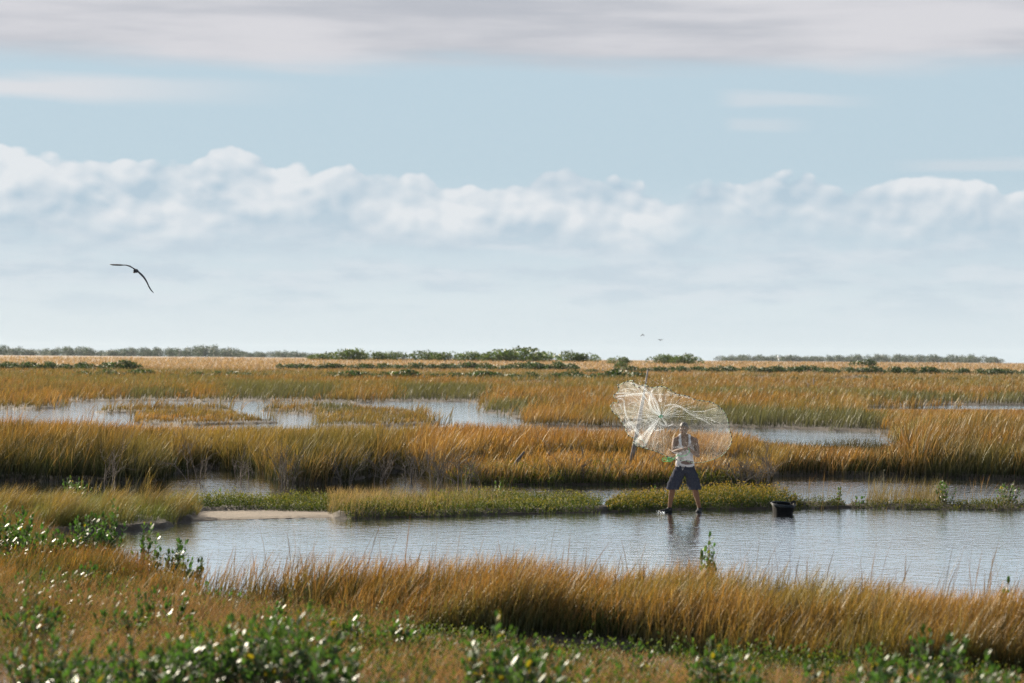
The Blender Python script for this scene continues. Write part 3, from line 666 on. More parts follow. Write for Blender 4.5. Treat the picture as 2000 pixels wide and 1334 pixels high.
# ------------------------------------------------------------------ mangrove shrubs
def mangrove(name, loc, h, spread, nst, seed, label, leafL=.062, group=None, cg=(.07, .14, .04), bare=.12, cat='shrub', lean=0.05):
    r_ = np.random.default_rng(seed); root = empty(name, loc); tag(root, label, cat, group)
    mb = MB(); Ps, Ds, Ns, Ls = [], [], [], []
    for s_ in range(nst):
        a = r_.uniform(0, 2 * math.pi); rr = spread * math.sqrt(r_.uniform(.02, 1)); hs_ = h * r_.uniform(.5, 1.0) * (1 - .35 * (rr / (spread + 1e-6)) ** 2)
        b = Vector((math.cos(a) * rr * .35, math.sin(a) * rr * .35, -.03)); tp = Vector((math.cos(a) * rr + lean * hs_, math.sin(a) * rr, hs_))
        c1 = b.lerp(tp, .5) + Vector((r_.normal(0, .02), r_.normal(0, .02), .03 * hs_)) + Vector((math.cos(a), math.sin(a), 0)) * rr * .12
        path = [b.lerp(c1, t).lerp(c1.lerp(tp, t), t) for t in (0, .25, .5, .75, 1.0)]
        mb.tube(path, [.006, .0055, .005, .004, .002], 5)
        nodes = max(3, int(hs_ * (1 - bare) / (leafL * .55)))
        for k in range(nodes):
            t = bare + (1 - bare) * (k + 1) / nodes; p0 = b.lerp(c1, t).lerp(c1.lerp(tp, t), t); tg = (tp - b).normalized()
            ax = k * math.pi / 2 + r_.uniform(-.4, .4)
            for sgn in (0, math.pi):
                o_ = Vector((math.cos(ax + sgn), math.sin(ax + sgn), 0)); el = r_.uniform(.5, 1.15) + (.5 if k > nodes - 3 else 0)
                dv = (o_ * math.cos(el) + tg * math.sin(el)).normalized(); nn = (tg * math.cos(el) - o_ * math.sin(el)); nn += Vector(r_.normal(0, .25, 3)); nn = nn.normalized()
                Ps.append(p0); Ds.append(dv); Ns.append(nn); Ls.append(leafL * r_.uniform(.65, 1.2) * (.7 if k == nodes - 1 else 1))
    mb.obj('stem', M_STEM, root)
    Ls = np.array(Ls); m = len(Ls)
    Vv, Fs = leaf_arrays(np.array(Ps), unit(np.array(Ds)), unit(np.array(Ns)), Ls, Ls * .42, .12)
    cc = np.array(cg)[None] * r_.uniform(.65, 1.45, (m, 1)) * r_.uniform(.88, 1.12, (m, 3)); yl = r_.random(m) < .04; cc[yl] = (.33, .25, .03)
    npmesh('foliage', Vv, Fs, M_LEAF, root, np.repeat(cc, 6, 0))
    return root
def gpos(px, d):
    x = float(ray(np.array(px), np.array(1100.))[0]) * d
    return (x, d, float(terrain(np.array([x]), np.array([float(d)]))[0]))
# shrubs of the bank in the foreground: (px, distance, height, spread, stems, label)
BANK = [(95,16.2,.50,.34,26,'glossy mangrove shrub in the bottom left corner of the bank'),
        (185,15.6,.46,.34,26,'glossy mangrove shrub beside the bottom left corner shrub'),
        (290,15.8,.50,.36,30,'leafy mangrove shrub with bright glints low on the left of the bank'),
        (395,16.4,.52,.34,28,'dense mangrove shrub between two others at the lower left'),
        (475,16.6,.58,.32,28,'mangrove shrub just left of the tallest foreground shrub'),
        (570,16.2,.66,.36,36,'tallest dark green mangrove shrub of the lower left thicket'),
        (655,15.6,.50,.28,24,'mangrove shrub at the right end of the lower left thicket'),
        (530,18.8,.44,.2,12,'small upright mangrove behind the tall lower left shrub'),
        (975,16.4,.62,.30,30,'bright glinting mangrove shrub at the bottom centre of the bank'),
        (1050,15.8,.48,.30,24,'spreading mangrove shrub right of the glinting centre shrub'),
        (950,14.8,.36,.22,14,'low mangrove at the lower edge beneath the centre shrub'),
        (790,21.0,.50,.22,16,'glinting mangrove shrub in front of the golden strip left of centre'),
        (685,21.5,.42,.16,10,'small mangrove left of the glinting one before the golden strip'),
        (1060,20.0,.42,.12,6,'slender mangrove sapling behind the centre shrub'),
        (1400,17.6,.50,.2,14,'mangrove shrub with white glints at the lower right of centre'),
        (1460,16.6,.36,.2,12,'low mangrove beside the one with white glints'),
        (1690,16.2,.50,.28,22,'mangrove shrub at the lower right of the bank'),
        (1760,15.6,.46,.3,24,'spreading mangrove shrub under the tall right one'),
        (1835,17.8,.68,.26,26,'tall blurred mangrove shrub at the right of the bank'),
        (1905,16.0,.50,.28,22,'mangrove shrub right of the tall blurred one'),
        (1980,15.6,.48,.3,22,'mangrove shrub in the bottom right corner'),
        (1590,18.5,.36,.16,9,'small mangrove between the right shrubs and the golden strip'),
        (1240,20.0,.34,.18,9,'little mangrove at the dark muddy edge right of centre'),
        (60,19.5,.40,.26,16,'mangrove shrub farther up the bank at the left edge'),
        (235,20.5,.38,.22,14,'lone glinting mangrove in the tan salt grass at left'),
        (130,23.5,.42,.3,18,'blue green shrub at the upper edge of the bank on the left'),
        (300,24.8,.46,.34,22,'dark mangrove beside the hidden brown pool'),
        (230,26.5,.40,.3,16,'leafy shrub at the foot of the left scrub'),
        (380,15.0,.34,.3,18,'low mangrove at the lower edge of the left thicket'),
        (420,26.2,.46,.3,16,'dark shrub at the foot of the golden strip left of the brown pool'),
        (70,27.0,.50,.34,18,'dark shrub high on the bank at the left edge'),
        (150,28.4,.50,.34,18,'dark shrub under the broad mangrove of the left shore'),
        (20,23.0,.46,.34,18,'dark shrub halfway up the bank at the left edge'),
        (330,22.2,.40,.26,14,'green shrub below the hidden brown pool'),
        (520,23.2,.40,.22,12,'green shrub beside the brown pool left of centre'),
        (245,14.9,.34,.3,18,'low mangrove near the lower left edge')]
for i, (px, d, h, sp_, ns, lb) in enumerate(BANK):
    mangrove('mangrove_shrub', gpos(px, d), h * np.interp(d, [16, 20, 25], [1.12, .95, .85]), sp_ * 1.1, int(ns * 1.4), 100 + i, lb, .078, 'mangrove shrubs on the bank', (.072, .14, .042))
SHORE = [(12,32.5,.62,.3,22,'dark mangrove cut by the left edge of the photo'),
         (60,31.5,.50,.3,18,'mangrove in the left scrub beside the edge one'),
         (165,32.0,.56,.3,20,'broad mangrove on the left shore under the leaning grass'),
         (208,31.5,.76,.16,9,'tallest pointed mangrove on the left shore'),
         (283,31.0,.68,.14,7,'thin mangrove with bare lower stems on the left shore'),
         (328,30.8,.70,.22,16,'bushy mangrove beside the water on the left shore'),
         (375,30.5,.52,.1,5,'small mangrove nearest the water on the left shore'),
         (1374,28.3,1.22,.15,13,'lone young mangrove standing against the pond'),
         (1820,27.0,.92,.07,3,'single sprig rising from the golden strip at right'),
         (1850,26.4,.78,.10,4,'short sprig right of the single one in the golden strip'),
         (1955,25.0,.82,.08,3,'sprig near the right end of the golden strip'),
         (1312,25.8,.56,.14,7,'green mangrove growing out of the golden strip'),
         (1750,26.6,.80,.05,2,'thin sprig left of the others in the golden strip')]
for i, (px, d, h, sp_, ns, lb) in enumerate(SHORE):
    mangrove('mangrove_shrub', gpos(px, d), h * (1.35 if px < 400 else 1), sp_ * (1.45 if px < 400 else 1), int(ns * (2.2 if px < 400 else 1.5)), 200 + i, lb, .085, 'mangroves along the near shore', bare=.3 if ns < 10 else .12)
SPIT = [(145,985,.66,.32,26,'bushy mangrove at the left end of the channel'),
        (428,985,.55,.05,2,'single upright mangrove sprig before the channel'),
        (640,985,.32,.1,4,'tiny mangrove at the left of the spit succulents'),
        (815,984,.34,.12,6,'first of the small mangroves in the middle of the spit'),
        (865,984,.36,.16,8,'broader small mangrove in the middle of the spit'),
        (972,983,.55,.12,8,'taller mangrove standing above the spit succulents'),
        (1000,984,.34,.16,8,'low mangrove right of the taller spit one'),
        (1275,984,.42,.07,3,'mangrove sprig behind the left leg of the man'),
        (1440,981,.44,.2,10,'yellowish mangrove on top of the succulent mound'),
        (1520,986,.42,.05,3,'upright mangrove sprig behind the tub'),
        (1545,987,.36,.1,4,'mangrove sprig with big leaves above the tub rim'),
        (1636,992,.50,.07,5,'small pointed mangrove right of the tub'),
        (1678,993,.36,.12,6,'leaning mangrove between the pointed one and the reeds'),
        (1848,992,.58,.22,14,'round mangrove right of the reed clump'),
        (1965,992,.44,.28,16,'broad mangrove at the right end of the spit')]
for i, (px, py, h, sp_, ns, lb) in enumerate(SPIT):
    x, d = ground_at(np.array(float(px)), np.array(float(py))); z = float(terrain(np.array([float(x)]), np.array([float(d)]))[0])
    mangrove('mangrove_shrub', (float(x), float(d), max(z, -.05)), h, sp_, ns, 300 + i, lb, .075, 'mangroves on the spit', (.07, .13, .035))

# ------------------------------------------------------------------ dead bushes and snags
def dead_bush(px, py, h, seed, label, nst=7, spread=.5, dark=False):
    x, d = ground_at(np.array(float(px)), np.array(float(py)))
    root = empty('dead_bush', (float(x), float(d), -.05)); tag(root, label, 'dead bush', 'dead bushes at the marsh edge')
    r_ = random.Random(seed); mb = MB()
    def grow(p, dv, ln, rad, lev):
        pts = [p]; q = p.copy(); v = dv.copy()
        for k in range(4):
            v = (v + Vector((r_.gauss(0, .17), r_.gauss(0, .17), r_.gauss(.02, .10)))).normalized(); q = q + v * ln / 4; pts.append(q.copy())
        mb.tube(pts, [rad * (1 - .16 * k) for k in range(5)], 5 if lev < 2 else 4, False)
        if lev < 3:
            for k in range(r_.choice((2, 3, 3, 4)) if lev else r_.choice((3, 4, 5))):
                i = r_.choice((1, 2, 3, 4)); nv = (v + Vector((r_.gauss(0, .6), r_.gauss(0, .6), r_.gauss(.1, .4)))).normalized()
                grow(pts[i], nv, ln * r_.uniform(.4, .7), rad * .55, lev + 1)
    for s_ in range(nst):
        a = r_.uniform(0, 6.28); e = r_.uniform(.2, 1) * spread
        grow(Vector((math.cos(a) * .12, math.sin(a) * .12, 0)), Vector((math.cos(a) * e, math.sin(a) * e, 1)).normalized(), h * r_.uniform(.45, .8), .013 * r_.uniform(.7, 1.2), 0)
    m__ = M_DEADD if dark else M_DEAD
    mb.obj('branches', m__, root)
for a in [(380,943,1.05,1,'dead bush standing in the open channel water at left',5,.7,True),(560,944,1.0,2,'dense dead bush on the shore right of the open water',12,.55),
          (215,948,1.2,4,'bare dead branches inside the dark grass at left',4,.5,True),(675,944,.9,5,'dead bush in the grass left of centre',6,.5),
          (740,942,.75,6,'low dead bush where the channel narrows',6,.6,True),(800,941,.8,7,'tangled dead bush left of the charred log',8,.9),(850,943,.9,8,'wide tangle of bare branches left of the charred log',9,.95),
          (905,943,1.05,9,'tallest tangle of bare branches beside the charred log',9,.8),(945,944,.7,10,'small tangle at the foot of the charred log',6,.9),
          (1095,946,1.0,11,'pale dead bush on the green bank left of the post',5,.45),(1140,945,.9,12,'thin dead bush on the green bank near the post',5,.6),
          (1190,945,.8,13,'bare stems just left of the leaning post',4,.5),(1440,947,.95,14,'spreading dead bush right of the man',8,1.0),(1490,947,1.15,15,'tall dead bush at the left corner of the right channel',7,.5),
          (1465,946,.7,16,'low dead bush between the two right of the man',6,1.0),(1400,945,.7,17,'dead bush closest to the man',5,.7),(1245,940,.8,18,'bare stems behind the foot of the post',4,.5),
          (1307,938,.95,19,'thin bare stems behind the green rope coil',4,.25,True),(475,940,.7,20,'little dead bush at the edge of the open water',4,.6,True)]:
    dead_bush(*a)
def px_pt(px, py, d): return Vector([float(v) for v in at(np.array(float(px)), np.array(float(py)), np.array(float(d)))])
lg = MB(); p0 = px_pt(978, 945, 58); p1 = px_pt(1024, 882, 58.4)
lg.tube([p0, p0.lerp(p1, .3) + Vector((.03, 0, -.02)), p0.lerp(p1, .7), p1], [.075, .065, .05, .022], 8)
tag(lg.obj('charred_log', M_DEADD), 'dark charred log leaning up to the right out of the dead brush', 'log')

# ------------------------------------------------------------------ leaning post and small posts
M_WOOD = pbr('weathered_wood', (0.17, 0.15, 0.14), 0.85, 0.2, 0.4, 14, 0.5)
PD = 60.0
b0, b1, b2 = px_pt(1230, 914, PD), px_pt(1257, 772, PD), px_pt(1265.5, 722, PD)
root = empty('leaning_post', b0); tag(root, 'tall grey wooden post leaning right behind the cast net', 'post')
mb = MB(); mb.tube([b0 - b0, (b1 - b0) * .35 + Vector((.012, 0, 0)), (b1 - b0) * .7, b1 - b0], [.058, .054, .05, .045], 9); mb.obj('post', M_WOOD, root)
mb = MB(); mb.tube([(b1 - b0) * .96, (b2 - b0)], [.026, .02], 7); mb.obj('rod', M_WOOD, root)
for i, (px, py0, py1, w_, lb) in enumerate([(1589,756,738,.06,'small weathered stake in the far marsh behind the net'), (1756,764,756,.08,'short pale stake in the far marsh at right'),
                          (1531,752,742,.05,'thin stake in the far marsh left of another stake'), (1578,758,748,.05,'little stake beside a taller one in the far marsh')]):
    x, d = ground_at(np.array(float(px)), np.array(float(py0) + 6)); d = float(d)
    a_, b_ = px_pt(px, py0 + 6, d), px_pt(px, py1, d)
    mb = MB(); mb.tube([a_, a_.lerp(b_, .5), b_], [w_, w_ * .95, w_ * .8], 7); tag(mb.obj('stake', M_WOOD), lb, 'stake', 'stakes in the far marsh')

# ------------------------------------------------------------------ far shrubs, dune bushes, tree lines
def bush_mesh(seed, w, dp, h, n_, leaf, cg, flat=False, spiky=0.0):
    r_ = np.random.default_rng(seed); nb_ = 9
    cx = r_.uniform(-.36, .36, nb_) * w; cyy = r_.uniform(-.35, .35, nb_) * dp
    top = h * (1 - .75 * (np.abs(cx) / (.5 * w)) ** 2) * r_.uniform(.72, 1.0, nb_)
    bi = r_.integers(0, nb_, n_); v = unit(r_.normal(0, 1, (n_, 3))); rad = r_.uniform(.55, 1.05, n_) ** .6
    bw = w * .22; P = np.stack([cx[bi] + v[:, 0] * bw * rad, cyy[bi] + v[:, 1] * dp * .24 * rad, top[bi] * .5 + v[:, 2] * top[bi] * .52 * rad], -1)
    if spiky:
        k = r_.random(n_) < .12; P[k, 2] = top[bi][k] * r_.uniform(.95, 1 + spiky, k.sum()); P[k, 0] = cx[bi][k] + r_.normal(0, .06, k.sum()) * w
    P[:, 2] = np.maximum(P[:, 2], .02 * h)
    Dv = unit(v * .6 + r_.normal(0, .6, (n_, 3)) + np.array([.1, 0, .5])); N = unit(v + r_.normal(0, .5, (n_, 3)))
    L = leaf * r_.uniform(.6, 1.4, n_); Vv, Fs = leaf_arrays(P, Dv, N, L, L * .6, .1)
    cl = 0.7 + .6 * r_.random(nb_); c = np.array(cg)[None] * cl[bi][:, None] * r_.uniform(.7, 1.35, (n_, 1)) * r_.uniform(.9, 1.1, (n_, 3))
    return Vv, Fs, np.repeat(c, 6, 0)
def bush(name, seed, w, dp, h, n_, leaf, cg, spiky=0.0):
    root = empty(name, (0, 0, 0)); Vv, Fs, c = bush_mesh(seed, w, dp, h, n_, leaf, cg, spiky=spiky)
    npmesh('crown', Vv, Fs, M_FARLEAF, root, c)
    mb = MB(); r_ = random.Random(seed)
    for k in range(1):
        a = Vector((r_.uniform(-.2, .2) * w, r_.uniform(-.2, .2) * dp, -.2)); b = a + Vector((r_.uniform(-.1, .1) * w, 0, h * .75))
        mb.tube([a, a.lerp(b, .5) + Vector((.03 * w, 0, 0)), b], [.03 * h, .022 * h, .008 * h], 5)
    mb.obj('trunk', M_STEM, root)
    return root
def place_px(o, px, d, s, rz_=0.0, sz=None, dz=0.0):
    x = float(ray(np.array(float(px)), np.array(705.))[0]) * d
    o.location = (x, d, float(terrain(np.array([x]), np.array([float(d)]))[0]) - .1 + dz); o.rotation_euler = (0, 0, rz_)
    o.scale = (s, s, sz or s)
GRN = (.13, .185, .04)
# dune bushes, each of its own: (px centre, width px, height px, distance, label)
DUNE = [(682,62,17,640,'dark rounded bush with a bump, leftmost on the bright dunes'),(640,60,8,650,'low bush at the left foot of the dark rounded one'),(727,44,11,650,'small dome bush right of the dark rounded one'),
        (775,56,11,660,'low bush in the middle of the dune row'),(830,60,12,660,'flat bush right of the middle of the dune row'),(880,56,11,655,'level bush left of the humped one'),(916,44,13,650,'humped bush at the right end of the first dune row'),
        (1016,120,20,640,'widest and tallest dome bush on the dunes'),(968,50,10,640,'low flank at the left of the widest dome bush'),(1062,50,11,645,'low flank at the right of the widest dome bush'),
        (1112,44,14,650,'bush with a thin dead spike on the dunes'),(1148,40,11,650,'small dome right of the spiked bush'),(1292,46,13,600,'dome bush right above the cast net'),
        (1340,52,13,590,'golden green bush on the dune slope right of the net'),(1208,36,9,570,'small bush on the dune slope left of the post'),(1215,24,8,480,'little dark bush low on the dune slope above the net')]
bases = [bush('dune_bush', 40 + i, 10, 6, 3.2, 1500, .42, GRN) for i in range(3)]
for i, (px, w_, h_, d, lb) in enumerate(DUNE):
    o = bases[i] if i < 3 else copy_tree(bases[i % 3])
    tag(o, lb, 'bush', 'bushes on the dunes'); place_px(o, px, d, w_ * d / F / 7.6, (i * 1.7) % .6 - .3 + (math.pi if i % 2 else 0), (h_ + 7) * d / F / 2.9)
# hazy trees beyond the dunes
tb = [bush('horizon_tree', 60 + i, 12, 8, 5.0, 1000, .6, (.055, .09, .042), .18) for i in range(3)]
TL = []; r_ = random.Random(8)
for k in range(52):
    px = -40 + k * 12.6 + r_.uniform(-4, 4); hpx = 12 + 3 * math.sin(k * .55) + r_.uniform(-2, 2.5) + 6 * math.exp(-((px - 375) / 55.0) ** 2)
    hpx *= np.interp(px, [430, 600], [1, .5]); TL.append((px, hpx, 2500 + r_.uniform(0, 300), 'hazy blue green tree in the far tree line at left', 'trees of the left tree line'))
for k in range(44):
    px = 1405 + k * 12.6 + r_.uniform(-4, 4); hpx = np.interp(px, [1400, 1450, 1600, 1740, 1900, 1960], [5, 7, 8, 11, 11, 6]) + r_.uniform(-1.5, 2.5)
    TL.append((px, hpx, 2900 + r_.uniform(0, 300), 'hazy blue green tree in the far tree line at right', 'trees of the right tree line'))
for i, (px, hpx, d, lb, gp_) in enumerate(TL):
    o = tb[i] if i < 3 else copy_tree(tb[i % 3])
    tag(o, lb, 'tree', gp_); s_ = 38 * d / F / 11.0; place_px(o, px, d, s_ * r_.uniform(.8, 1.2), r_.uniform(0, 6.28), (hpx * .85 + 3) * d / F / 4.6, .1)
# dark shrub rows across the far marsh
sb = [bush('marsh_shrub', 80 + i, 3.0, 2.0, 1.15, 560, .2, (.065, .11, .032)) for i in range(4)]
ROWS = []
def row(x0, x1, y0, y1, n_, hpx, lb, gp_):
    for k in range(n_):
        t = (k + r_.uniform(.1, .9)) / n_; ROWS.append((x0 + (x1 - x0) * t, y0 + (y1 - y0) * t + r_.uniform(-1.2, 1.2), hpx * r_.uniform(.9, 2.1), lb, gp_))
row(-20, 260, 722, 724, 14, 11, 'dark shrub in the row below the left tree line', 'shrubs of the far left row')
row(540, 1130, 722, 724, 34, 9, 'dark shrub in the long row below the dune bushes', 'shrubs of the middle row')
row(1130, 1420, 729, 728, 14, 7, 'dark shrub in the row behind the net and post', 'shrubs behind the net')
row(1400, 2040, 728, 734, 40, 8.5, 'dark green shrub in the long row at right', 'shrubs of the right row')
row(120, 520, 737, 739, 15, 9, 'olive shrub in the nearer row at left', 'shrubs of the nearer left row')
row(640, 1230, 742, 744, 30, 11, 'olive shrub in the nearer row in the middle', 'shrubs of the nearer middle row')
row(1540, 1980, 744, 748, 8, 7, 'scattered low shrub in the right far marsh', 'scattered far shrubs')
for i, (px, py, hpx, lb, gp_) in enumerate(ROWS):
    o = sb[i] if i < 4 else copy_tree(sb[i % 4])
    d = float(gdist(np.array(px), np.array(py))); s_ = hpx * d / F / 1.1
    tag(o, lb, 'shrub', gp_); place_px(o, px, d, s_ * r_.uniform(.85, 1.5), r_.uniform(-.5, .5) + (math.pi if i % 2 else 0), s_)
o = copy_tree(sb[0]); tag(o, 'lone dark shrub standing in front of the right tree line', 'shrub'); place_px(o, 1688, 560, 2.2, 0, 1.7)
# water tower far on the horizon
M_TOWER = pbr('pale_steel', (.55, .60, .63), .5)
root = empty('water_tower', px_pt(1521, 711.5, 2800)); root.scale = (1.65, 1.65, 1.65); tag(root, 'tiny pale water tower above the right tree line', 'water tower')
mb = MB(); mb.tube([(0, 0, -1), (0, 0, 4.5)], [.35, .3], 10); mb.obj('column', M_TOWER, root)
mb = MB(); mb.ell((0, 0, 5.2), (1.15, 1.15, .95)); mb.obj('tank', M_TOWER, root)

# ------------------------------------------------------------------ the man
M_SKIN = pbr('skin', (0.085, 0.045, 0.028), 0.65, 0.10, 0.08, 30)
M_HAIR = pbr('hair', (0.012, 0.010, 0.009), 0.6, 0.3, 0.3, 90, 0.5)
M_SHOE = pbr('shoe', (0.010, 0.011, 0.013), 0.7, 0.1, 0.2, 30)
M_EYEW = pbr('eye_white', (.5, .48, .45), .3); M_DARK = pbr('dark_detail', (.02, .015, .012), .6)
M_LIP = pbr('lip', (.16, .065, .05), .5)
man = empty('person', (mx_, md_, 0.0)); tag(man, 'man in white tank top and dark shorts standing in shallow water, casting a net', 'person')
SHL, ELL_, WRL = Vector((-.188, 0, 1.385)), Vector((-.228, -.14, 1.165)), Vector((-.055, -.335, 1.235))
SHR, ELR, WRR = Vector((.190, 0, 1.385)), Vector((.248, -.04, 1.095)), Vector((.075, -.255, 1.225))
def torso(mb):
    mb.rings([(0, 0, .80, .145, .105), (0, 0, .86, .168, .12), (0, 0, .93, .160, .112), (-.003, 0, 1.0, .150, .104), (-.006, 0, 1.1, .156, .108), (-.010, 0, 1.22, .172, .118),
              (-.012, 0, 1.32, .180, .122), (-.014, .005, 1.385, .165, .10), (-.016, .01, 1.43, .115, .08), (-.018, .01, 1.47, .066, .066)], 28)
    for s_, c in ((-1, SHL), (1, SHR)):
        mb.ell(c + Vector((-.01 * s_, 0, -.005)), (.068, .066, .07))
        mb.tube([Vector((-.018 + .03 * s_, .015, 1.475)), Vector((.09 * s_ - .01, .015, 1.445)), c + Vector((-.03 * s_, .008, .015))], [.05, .05, .056], 12)
        mb.ell(Vector((.085 * s_ - .012, -.075, 1.30)), (.085, .052, .065))
def limb(mb, pts, rad, n=12, sub=4):
    P = []; Rr = []
    for i in range(len(pts) - 1):
        for k in range(sub): P.append(Vector(pts[i]).lerp(Vector(pts[i + 1]), k / sub)); Rr.append(rad[i] + (rad[i + 1] - rad[i]) * k / sub)
    P.append(Vector(pts[-1])); Rr.append(rad[-1]); mb.tube(P, Rr, n); mb.ell(P[0], (Rr[0],) * 3); mb.ell(P[-1], (Rr[-1] * .98,) * 3)
def hand(mb, w, dv, up, side, curl, ext=()):
    """wrist, pointing direction, back-of-hand normal, thumb side"""
    dv, up = Vector(dv).normalized(), Vector(up); up = (up - dv * up.dot(dv)).normalized(); sd_ = dv.cross(up) * side
    rot = Matrix((sd_, dv, up)).transposed()
    mb.ell(w + dv * .048, (.040, .052, .017), rot)
    for k, (off, ln) in enumerate(((.030, .072), (.010, .080), (-.011, .074), (-.030, .058))):
        p = w + dv * .085 + sd_ * off; a = 0.1 if k in ext else curl; pts = [p - dv * .02, p]; d_ = dv.copy()
        for seg in (.42, .33, .25):
            ang = a; d_ = (d_ * math.cos(ang) - up * math.sin(ang)).normalized() if True else d_
            up2 = up; p = p + d_ * ln * seg; pts.append(p.copy())
        mb.tube(pts, [.0095, .0095, .009, .0085, .007], 8)
    t0 = w + dv * .02 + sd_ * .03; t1 = t0 + (dv * .6 + sd_ * .75 - up * .2).normalized() * .042; t2 = t1 + (dv * .9 + sd_ * .1 - up * .4).normalized() * .034
    mb.tube([t0, t1, t2], [.014, .0115, .009], 8)
mb = MB(); torso(mb)
mb.tube([(-.018, .012, 1.44), (-.02, .0, 1.50), (-.021, -.006, 1.56)], [.062, .057, .056], 14)
limb(mb, [SHL, SHL.lerp(ELL_, .45) + Vector((-.006, 0, 0)), ELL_, ELL_.lerp(WRL, .35), WRL], [.056, .054, .042, .044, .029])
limb(mb, [SHR, SHR.lerp(ELR, .45) + Vector((.008, 0, 0)), ELR, ELR.lerp(WRR, .35), WRR], [.056, .054, .042, .044, .029])
hand(mb, WRL, (1, -.25, .25), (-.1, -.6, .75), -1, .55, (0,)); hand(mb, WRR, (-.9, -.55, .25), (.1, -.6, .75), 1, .7)
HIPL, KNL, ANL = Vector((-.095, 0, .84)), Vector((-.240, -.075, .465)), Vector((-.292, .02, .075))
HIPR, KNR, ANR = Vector((.095, 0, .84)), Vector((.190, -.065, .465)), Vector((.292, .03, .075))
for h_, k_, a_ in ((HIPL, KNL, ANL), (HIPR, KNR, ANR)):
    limb(mb, [h_, h_.lerp(k_, .5), k_, k_.lerp(a_, .3) + Vector((0, .014, 0)), k_.lerp(a_, .7) + Vector((0, .006, 0)), a_], [.092, .080, .056, .058, .042, .036])
mb.tube([ANL + Vector((.01, .03, -.04)), ANL + Vector((-.06, -.01, -.05)), ANL + Vector((-.14, -.045, -.062))], [(.03, .035), (.03, .035), (.02, .03)], 10)
mb.tube([ANR + Vector((0, .03, -.04)), ANR + Vector((-.02, -.05, -.05)), ANR + Vector((-.045, -.14, -.062))], [(.03, .035), (.03, .035), (.02, .03)], 10)
HC = Vector((-.022, -.012, 1.622)); HR = Matrix.Rotation(R(-24), 3, 'Z') @ Matrix.Rotation(R(4), 3, 'X')
def hd(p): return HC + HR @ Vector(p)
mb.ell(HC, (.075, .094, .112), HR, 24, 16); mb.ell(hd((0, -.036, -.062)), (.054, .054, .054), HR); mb.ell(hd((0, -.07, -.095)), (.026, .02, .018), HR)
mb.tube([hd((0, -.088, .018)), hd((0, -.106, -.012)), hd((0, -.110, -.022))], [.008, .012, .013], 8)
mb.ell(hd((0, -.084, .028)), (.046, .012, .011), HR); mb.ell(hd((0, -.085, -.050)), (.026, .012, .010), HR)
for s_ in (-1, 1):
    mb.ell(hd((.076 * s_, .008, -.004)), (.011, .022, .032), HR); mb.ell(hd((.045 * s_, -.066, -.02)), (.022, .02, .016), HR)
bm_body = remeshed(mb.mesh('body'), .0058, 4)
body = obj_from(bm_body, 'body', M_SKIN, man)
def shell(src, keep, off, name, mat, parent, thick=0.0):
    vs = {}; V_, F_ = [], []
    for p_ in src.polygons:
        if keep(p_.center, p_.normal):
            f_ = []
            for vi in p_.vertices:
                if vi not in vs: vs[vi] = len(V_); v = src.vertices[vi]; V_.append(v.co + v.normal * (off(v.co) if callable(off) else off))
                f_.append(vs[vi])
            F_.append(tuple(f_))
    me = bpy.data.meshes.new(name); me.from_pydata([tuple(v) for v in V_], [], F_); me.update()
    o = obj_from(me, name, mat, parent)
    if thick: m__ = o.modifiers.new('t', 'SOLIDIFY'); m__.thickness = thick; m__.offset = 1
    return o
HRi = HR.inverted()
def is_hair(c, nrm):
    q = HRi @ (c - HC)
    return q.z > .058 - .62 * (q.y + .085) and q.z > -.055 and abs(q.x) < .074 + .05 * (q.z > 0) and c.z > 1.53
shell(bm_body, is_hair, lambda c: .009 + .006 * max(0, (HRi @ (c - HC)).z / .1), 'hair', M_HAIR, man)
def feature(name, p, r_, mat):
    mb_ = MB(); mb_.ell(hd(p), r_, HR, 10, 6); return mb_.obj(name, mat, man)
for s_ in (-1, 1):
    e_ = feature('eye', (.031 * s_, -.081, .008), (.013, .008, .006), M_EYEW); feature('pupil', (.031 * s_, -.0875, .008), (.005, .003, .005), M_DARK).parent = e_
    feature('eyebrow', (.032 * s_, -.089, .029), (.02, .007, .0045), M_DARK)
feature('lips', (0, -.0945, -.050), (.022, .006, .006), M_LIP)
# tank top with a damp patch above the waist
m_, t, out, n = newmat('white_cotton'); p = t.nodes.new('ShaderNodeBsdfPrincipled'); p.inputs['Roughness'].default_value = .85; p.inputs['Specular IOR Level'].default_value = .02
tcn = t.nodes.new('ShaderNodeTexCoord'); sx = t.nodes.new('ShaderNodeSeparateXYZ'); t.links.new(tcn.outputs['Object'], sx.inputs[0])
nz = n.noise(tcn.outputs['Object'], 22.0, 3.0)
ex = n.m('DIVIDE', n.m('SUBTRACT', sx.outputs[0], .035), .13); ez = n.m('DIVIDE', n.m('SUBTRACT', sx.outputs[2], .965), .042)
rr = n.m('ADD', n.m('ADD', n.m('MULTIPLY', ex, ex), n.m('MULTIPLY', ez, ez)), n.m('MULTIPLY', n.m('SUBTRACT', nz, .5), .9))
ft = n.m('MULTIPLY', n.ss(rr, 1.15, .75), n.ss(sx.outputs[1], .02, -.03))
mo = n.mix(n.ss(n.noise(tcn.outputs['Object'], 9.0, 4.0), .42, .62), (.34, .33, .34), (.19, .165, .16))
cc = n.mix(n.m('MULTIPLY', ft, .85), mo, (.07, .036, .026)); t.links.new(cc, p.inputs['Base Color'])
bm_ = t.nodes.new('ShaderNodeBump'); bm_.inputs['Strength'].default_value = .6; bm_.inputs['Distance'].default_value = .012
t.links.new(n.noise(n.xyz(n.m('MULTIPLY', sx.outputs[0], 2.0), sx.outputs[1], n.m('MULTIPLY', sx.outputs[2], 1.3)), 12.0, 3.0), bm_.inputs['Height']); t.links.new(bm_.outputs[0], p.inputs['Normal'])
t.links.new(p.outputs[0], out.inputs[0]); M_TANK = m_
